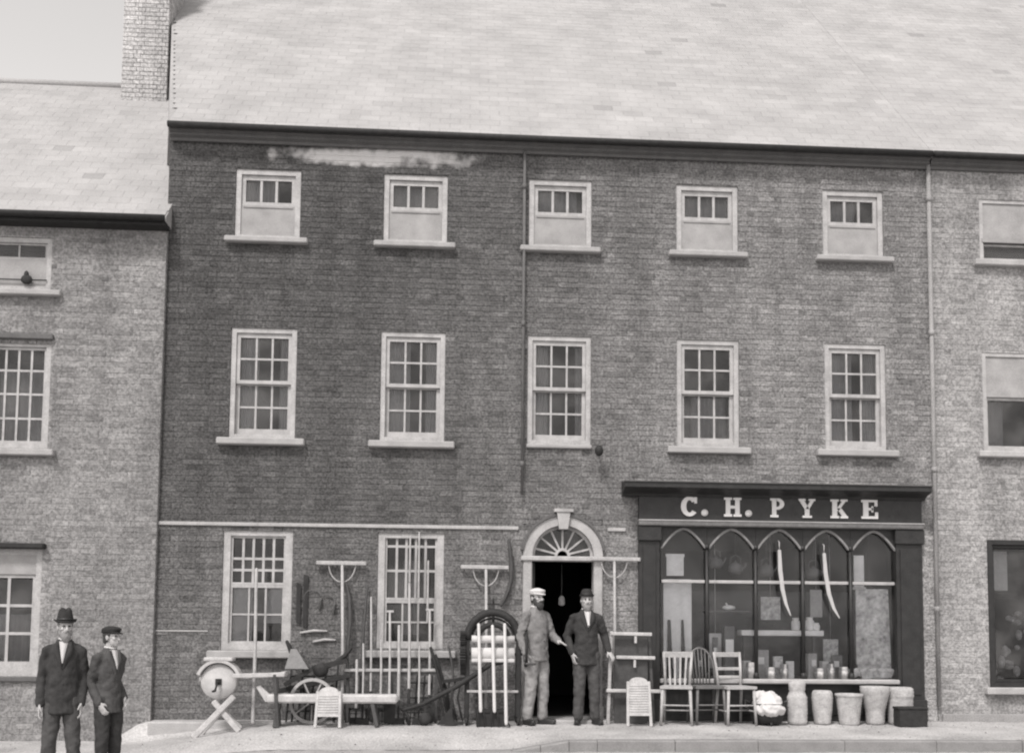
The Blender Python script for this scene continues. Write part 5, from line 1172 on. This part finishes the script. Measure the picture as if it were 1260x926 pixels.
def person(label, loc, rz, s, joints, coat, trous, hat, hatm, beard=None, headturn=0, shirt=LINEN, tie=None, open_coat=True, coat_len=.74, stout=1.0, apron=None, sleeves=None, wid=1.0):
    """joints (local, facing -Y, metres at 1.72 m): elbow/wrist/hand for L (image right when facing the camera) and R, knees, ankles"""
    t = thing('person', label, 'person', loc, None, rz); ORIG.pop(t.name); t.scale = (s*wid, s*min(1, wid+.05), s)
    J = joints; B = MB()
    sh = {1: Vector((.168, .01, 1.375)), -1: Vector((-.168, .01, 1.375))}; hip = {1: Vector((.092, 0, .88)), -1: Vector((-.092, 0, .88))}
    hd = Vector((J.get('hx', 0), -.015+J.get('hy', 0), 1.60)); Rz = Matrix.Rotation(headturn, 3, 'Z')
    def Hh(x, y, z): return hd+Rz @ Vector((x, y, z))
    # body: one surface
    B.ell(Hh(0, .012, .025), (.074, .094, .092), Rz); B.ell(Hh(0, -.028, -.045), (.056, .06, .068), Rz); B.ell(Hh(0, -.055, -.085), (.03, .03, .026), Rz)
    B.tube([Hh(0, -.083, .018), Hh(0, -.106, -.028)], [.011, .017], 8, 'round'); B.ell(Hh(0, -.072, .035), (.055, .024, .014), Rz)
    B.ell(Hh(0, -.082, -.058), (.024, .014, .008), Rz); B.ell(Hh(0, -.08, -.07), (.022, .014, .008), Rz)
    for sg in (-1, 1): B.ell(Hh(sg*.076, .015, -.01), (.010, .022, .032), Rz); B.ell(Hh(sg*.04, -.062, -.02), (.022, .02, .018), Rz)
    B.tube([(0, .015, 1.40), (0, .01, 1.47), Hh(0, .02, -.06)], [.062, .054, .052], 12, 'round')
    loft(B, [(.84, .13, .09, 0, 0), (.95, .15, .10, 0, 0), (1.08, .13, .095, 0, 0), (1.28, .145, .10, 0, 0), (1.37, .13, .075, 0, .01), (1.43, .06, .055, 0, .01)])
    for sg in (-1, 1):
        e, w_ = Vector(J['elbow'][sg]), Vector(J['wrist'][sg])
        B.tube([sh[sg], sh[sg].lerp(e, .5), e, e.lerp(w_, .4), w_], [.034, .040, .037, .036, .027], 10, 'round')
        hv = J['hand'][sg]; hand(B, w_, hv[0], hv[1], hv[2], hv[3] if len(hv) > 3 else .35)
        k, a = Vector(J['knee'][sg]), Vector(J['ankle'][sg])
        B.tube([hip[sg], hip[sg].lerp(k, .5), k, k.lerp(a, .35), a], [.08, .068, .05, .05, .036], 10, 'round')
    remesh('body', B, SKIN, t, .0065, 3)
    # eyes and brows
    for sg in (-1, 1):
        q = MB(); q.ell(Hh(sg*.031, -.079, .008), (.012, .008, .008)); part('eye', q, HAIRD, t, local=True)
        q = MB(); q.tube([Hh(sg*.015, -.092, .035), Hh(sg*.035, -.088, .040), Hh(sg*.052, -.074, .034)], [.005, .006, .004], 6, 'round'); part('eyebrow', q, beard or HAIRD, t, local=True)
    # hair
    q = MB(); q.ell(Hh(0, .035, .03), (.080, .082, .085), Rz); q.ell(Hh(0, .05, -.03), (.068, .062, .06), Rz)
    for sg in (-1, 1): q.ell(Hh(sg*.072, .0, .03), (.012, .03, .035), Rz)
    remesh('hair', q, beard or HAIRD, t, .011, 3, .008, .03)
    if beard:
        q = MB(); q.ell(Hh(0, -.062, -.098), (.054, .046, .062), Rz); q.ell(Hh(0, -.09, -.048), (.036, .018, .012), Rz)
        for sg in (-1, 1): q.ell(Hh(sg*.058, -.02, -.05), (.018, .04, .05), Rz)
        remesh('beard', q, beard, t, .009, 3, .012, .025)
    # trousers
    q = MB(); loft(q, [(.80, .150, .105, 0, 0), (.92, .165*stout, .118, 0, 0), (1.03, .155*stout, .115, 0, 0)])
    for sg in (-1, 1):
        k, a = Vector(J['knee'][sg]), Vector(J['ankle'][sg])
        q.tube([hip[sg]+Vector((0, 0, .02)), hip[sg].lerp(k, .5), k, k.lerp(a, .5), a+Vector((0, 0, .01))], [.100, .094, .080, .073, .070], 14, 'round')
    remesh('trousers', q, trous, t, .011, 4, .03, .08)
    for sg in (-1, 1):
        a = Vector(J['ankle'][sg]); f_ = J.get('foot', {}).get(sg, Vector((sg*.05, -.17, 0))); f_ = Vector(f_)
        q = MB(); z0 = a.z-.045; q.tube([a+Vector((0, .03, -.01)), a+Vector((0, .025, .05))], [.046, .05], 10, 'round'); 
        q.tube([Vector((a.x, a.y+.03, z0)), Vector((a.x, a.y, z0))+f_*.55, Vector((a.x, a.y, z0))+f_], [.04, .046, .036], 10, 'round', .85); q.obox(Vector((a.x, a.y, a.z-.075))+f_*.42, (.085, .24, .02), Matrix.Rotation(math.atan2(f_.x, -f_.y), 3, 'Z'))
        remesh('boot', q, LEATHER, t, .011, 3)
    # coat with sleeves
    st = stout; q = MB(); arms = MB() if sleeves else q
    loft(q, [(coat_len, .178*st, .145, 0, .0), (coat_len+.1, .174*st, .140, 0, 0), (.98, .168*st, .135*st, 0, -.005), (1.10, .162*st, .130*st, 0, -.005), (1.28, .172, .132, 0, 0), (1.36, .178, .112, 0, .008), (1.415, .145, .088, 0, .012), (1.45, .095, .076, 0, .014), (1.485, .068, .066, 0, .016)])
    for sg in (-1, 1):
        e, w_ = Vector(J['elbow'][sg]), Vector(J['wrist'][sg])
        arms.tube([sh[sg]+Vector((-sg*.03, 0, .004)), sh[sg]+Vector((sg*.01, 0, -.006)), sh[sg].lerp(e, .5), e, e.lerp(w_, .5), w_+(w_-e).normalized()*(-.005)], [.060, .066, .068, .062, .055, .048], 12, 'round')
    remesh('waistcoat' if sleeves else 'jacket', q, coat, t, .011, 4, .028, .075)
    if sleeves: remesh('shirt', arms, sleeves, t, .011, 4, .036, .05)
    # collar, shirt front, lapels
    q = MB(); q.tube([(.055*math.cos(R(a)), .01+.062*math.sin(R(a)), 1.472+.02*(math.sin(R(a))*.5+.5)) for a in range(0, 361, 20)], .014, 8); part('collar', q, shirt, t, local=True)
    if open_coat:
        q = MB(); n_ = 8
        def fy(z): return -.140*(1 if z < 1.30 else 1-(z-1.30)*2.8)-.004
        O = [(-.045*(1-i/n_)-.004, 1.46-.21*i/n_) for i in range(n_+1)]; vs = []; fs = []
        for x, z in O: vs += [(x, fy(z)-.004, z), (-x, fy(z)-.004, z), (x, fy(z)+.05, z), (-x, fy(z)+.05, z)]
        for i in range(n_): a = i*4; fs += [(a, a+1, a+5, a+4), (a, a+4, a+6, a+2), (a+1, a+3, a+7, a+5)]
        q.add(vs, fs, 1, True); part('shirt_front', q, shirt, t, local=True)
        if tie:
            q = MB(); q.bar((0, fy(1.45)-.012, 1.45), (0, fy(1.27)-.014, 1.27), .028, .014, .005); part('tie', q, tie, t, local=True)
        for sg in (-1, 1):
            q = MB(); vs = []
            for x0_, x1_, z in ((.05, .085, 1.455), (.045, .105, 1.40), (.03, .095, 1.34), (.008, .04, 1.24), (.0, .014, 1.19)):
                vs += [(sg*x0_, fy(z)-.010, z), (sg*x1_, fy(z)+.004+.35*x1_*x1_, z), (sg*x0_, fy(z)+.04, z), (sg*x1_, fy(z)+.05, z)]
            fs = []
            for i in range(4): a = i*4; fs += [(a, a+1, a+5, a+4), (a, a+4, a+6, a+2), (a+1, a+3, a+7, a+5)]
            q.add(vs, fs, 1, True); part('lapel', q, coat, t, local=True)
    for i in range(3): 
        q = MB(); q.ell((.012, -.142*max(1, st*.98), 1.14-.09*i), (.009, .006, .009)); part('button', q, LEATHER, t, local=True)
    if apron:
        q = MB(); vs = []; n_ = 14
        for z, w_ in ((.42, .20), (.6, .19), (.8, .185), (.98, .165)):
            for k in range(n_+1): a = R(200+140*k/n_); vs.append((w_*math.cos(a)*1.02, -.01+(.155)*math.sin(a)-.012*math.sin(k*2.1)*(1-z), z))
        fs = [(i*(n_+1)+k, i*(n_+1)+k+1, (i+1)*(n_+1)+k+1, (i+1)*(n_+1)+k) for i in range(3) for k in range(n_)]; q.add(vs, fs, 1, True); part('apron', q, apron, t, local=True)
    # hat
    top = Hh(0, .012, .055)
    q = MB()
    if hat in ('trilby', 'bowler'):
        brim = .128 if hat == 'trilby' else .112
        prof = [(.0, .138), (.05, .134), (.074, .105), (.090, .03), (.094, .0), (brim-.006, .004), (brim, .010), (brim-.006, -.006), (.09, -.014), (.08, -.005), (.0, .0)]
        P = MB(); P.lathe(prof, (0, 0, 0), 28)
        vs = []
        for p in P.v:
            r_ = math.hypot(p.x, p.y); z = p.z*(.68 if hat == 'bowler' else 1)+(.025*(p.x/.15)**2 if r_ > .1 else 0)-(.02*math.exp(-(p.x/.02)**2) if p.z > .09 and hat == 'trilby' else 0)-(.012*(p.y < 0)*(r_ > .1))
            vs.append(top+Rz @ Vector((p.x*.96, p.y*1.1, z)))
        q.add(vs, P.f, 1, True); part('hat', q, hatm, t, local=True)
        q = MB(); P = MB(); P.lathe([(.0935, .006), (.0925, .03), (.0915, .03), (.0925, .006)], (0, 0, 0), 28); q.add([top+Rz @ Vector((p.x*.975, p.y*1.115, p.z)) for p in P.v], P.f, 1, True); part('hat_band', q, LEATHER, t, local=True)
    else:
        fl = .055 if hat == 'cap' else .06
        q.ell(top+Rz @ Vector((0, .0, .012)), (.098, .122, fl), Rz, 18, 10); q.ell(top+Rz @ Vector((0, -.01, .03)), (.102, .128, .030), Rz, 18, 8)
        o_ = remesh('cap', q, hatm, t, .011, 3, .006, .05)
        q = MB(); vs = []; n_ = 12
        for k in range(n_+1):
            a = R(205+130*k/n_); vs += [top+Rz @ Vector((.088*math.cos(a), .105*math.sin(a), .0)), top+Rz @ Vector((.098*math.cos(a), .105*math.sin(a)-.055*math.sin(math.pi*k/n_), -.016*math.sin(math.pi*k/n_))), top+Rz @ Vector((.088*math.cos(a), .105*math.sin(a), -.009)), top+Rz @ Vector((.098*math.cos(a), .105*math.sin(a)-.055*math.sin(math.pi*k/n_), -.016*math.sin(math.pi*k/n_)-.008))]
        fs = []
        for k in range(n_): a = k*4; fs += [(a, a+4, a+5, a+1), (a+2, a+3, a+7, a+6), (a+1, a+5, a+7, a+3)]
        q.add(vs, fs, 1, True); part('cap_peak', q, hatm, t, local=True)
    return t
def at_ground(u, y, z): p = W(u, 900, y); return Vector((p.x, y, z))
fy_ = -3.45
def scale_for(u, y, zfoot, vtop, hgt): return (W(u, vtop, y).z-zfoot)/hgt
def gz(x, y): return G(x, y)
# man in the trilby
p = at_ground(75, fy_, 0); p.z = road_z(p.x, fy_)+.004; s1 = scale_for(80, fy_, p.z, 747, 1.79)
person('stout man in dark suit and felt hat standing in the left foreground', p, R(14), s1,
    dict(elbow={1: (.215, .06, 1.10), -1: (-.225, .05, 1.10)}, wrist={1: (.205, -.06, .87), -1: (-.225, -.05, .86)},
         hand={1: ((.0, -.25, -1), (-1, 0, 0), (0, -1, 0)), -1: ((.0, -.2, -1), (1, 0, 0), (0, -1, 0))},
         knee={1: (.13, -.02, .48), -1: (-.12, -.03, .48)}, ankle={1: (.15, .02, .09), -1: (-.14, .02, .09)}), SUIT, SUIT2, 'trilby', FELT, HAIRG, R(18), stout=1.02, coat_len=.76, wid=.86)
# youth in the cap, turned to the right
p = at_ground(132, fy_+.15, 0); p.z = road_z(p.x, fy_+.15)+.004; s2 = scale_for(134, fy_+.15, p.z, 768, 1.735)
person('youth in grey jacket and flat cap turned right beside the stout man', p, R(52), s2,
    dict(elbow={1: (.195, .12, 1.11), -1: (-.195, .10, 1.10)}, wrist={1: (.19, -.05, .93), -1: (-.185, -.06, .88)},
         hand={1: ((-.3, -.6, -.8), (-1, 0, -.2), (0, -1, .3)), -1: ((.35, -.6, -.8), (1, 0, -.2), (0, -1, .3))},
         knee={1: (.10, -.02, .48), -1: (-.10, -.04, .48)}, ankle={1: (.11, .03, .09), -1: (-.11, .0, .09)}), SUIT2, SUIT, 'cap', FELT, None, R(22), coat_len=.78, stout=.88, wid=.86)
# bearded man in the pale cap at the left door jamb
dyA = -.48; p = at_ground(659, dyA, 0); p.z = G(p.x, dyA)+.0; s3 = scale_for(660, dyA, p.z, 722, 1.735)
person('bearded man in pale cap and working clothes at the left side of the doorway', p, R(38), s3,
    dict(elbow={1: (.23, -.05, 1.13), -1: (-.24, .06, 1.12)}, wrist={1: (.17, -.25, 1.05), -1: (-.25, -.06, .90)},
         hand={1: ((-.1, -1, -.25), (-.3, 0, -1), (-1, 0, 0), .15), -1: ((.05, -.25, -1), (1, 0, 0), (0, -1, 0))},
         knee={1: (.10, -.03, .48), -1: (-.11, -.02, .48)}, ankle={1: (.12, .0, .09), -1: (-.13, .03, .09)}), SHIRTC, CANVAS, 'pale_cap', LINEN, HAIRD, R(-8), open_coat=False, coat_len=.80, sleeves=SHIRTC, wid=.93)
# man in the dark suit at the right jamb, arm on the stand
dyB = -.47; p = at_ground(721, dyB, 0); p.z = G(p.x, dyB)+.0; s4 = scale_for(716, dyB, p.z, 720, 1.79)
person('man in dark suit, tie and dark hat standing at the right side of the doorway', p, R(4), s4,
    dict(elbow={1: (.265, .05, 1.14), -1: (-.26, .07, 1.13)}, wrist={1: (.30, -.06, .95), -1: (-.215, -.07, .92)},
         hand={1: ((.35, -.35, -.6), (0, .2, -1), (0, -1, 0), .4), -1: ((.25, -.15, -1), (1, .3, 0), (0, -1, 0), .3)},
         knee={1: (.11, -.02, .48), -1: (-.10, -.03, .48)}, ankle={1: (.13, .02, .09), -1: (-.11, .02, .09)}), SUIT, SUIT2, 'bowler', FELT, HAIRG, R(-4), tie=LINEN, coat_len=.76, wid=.93)
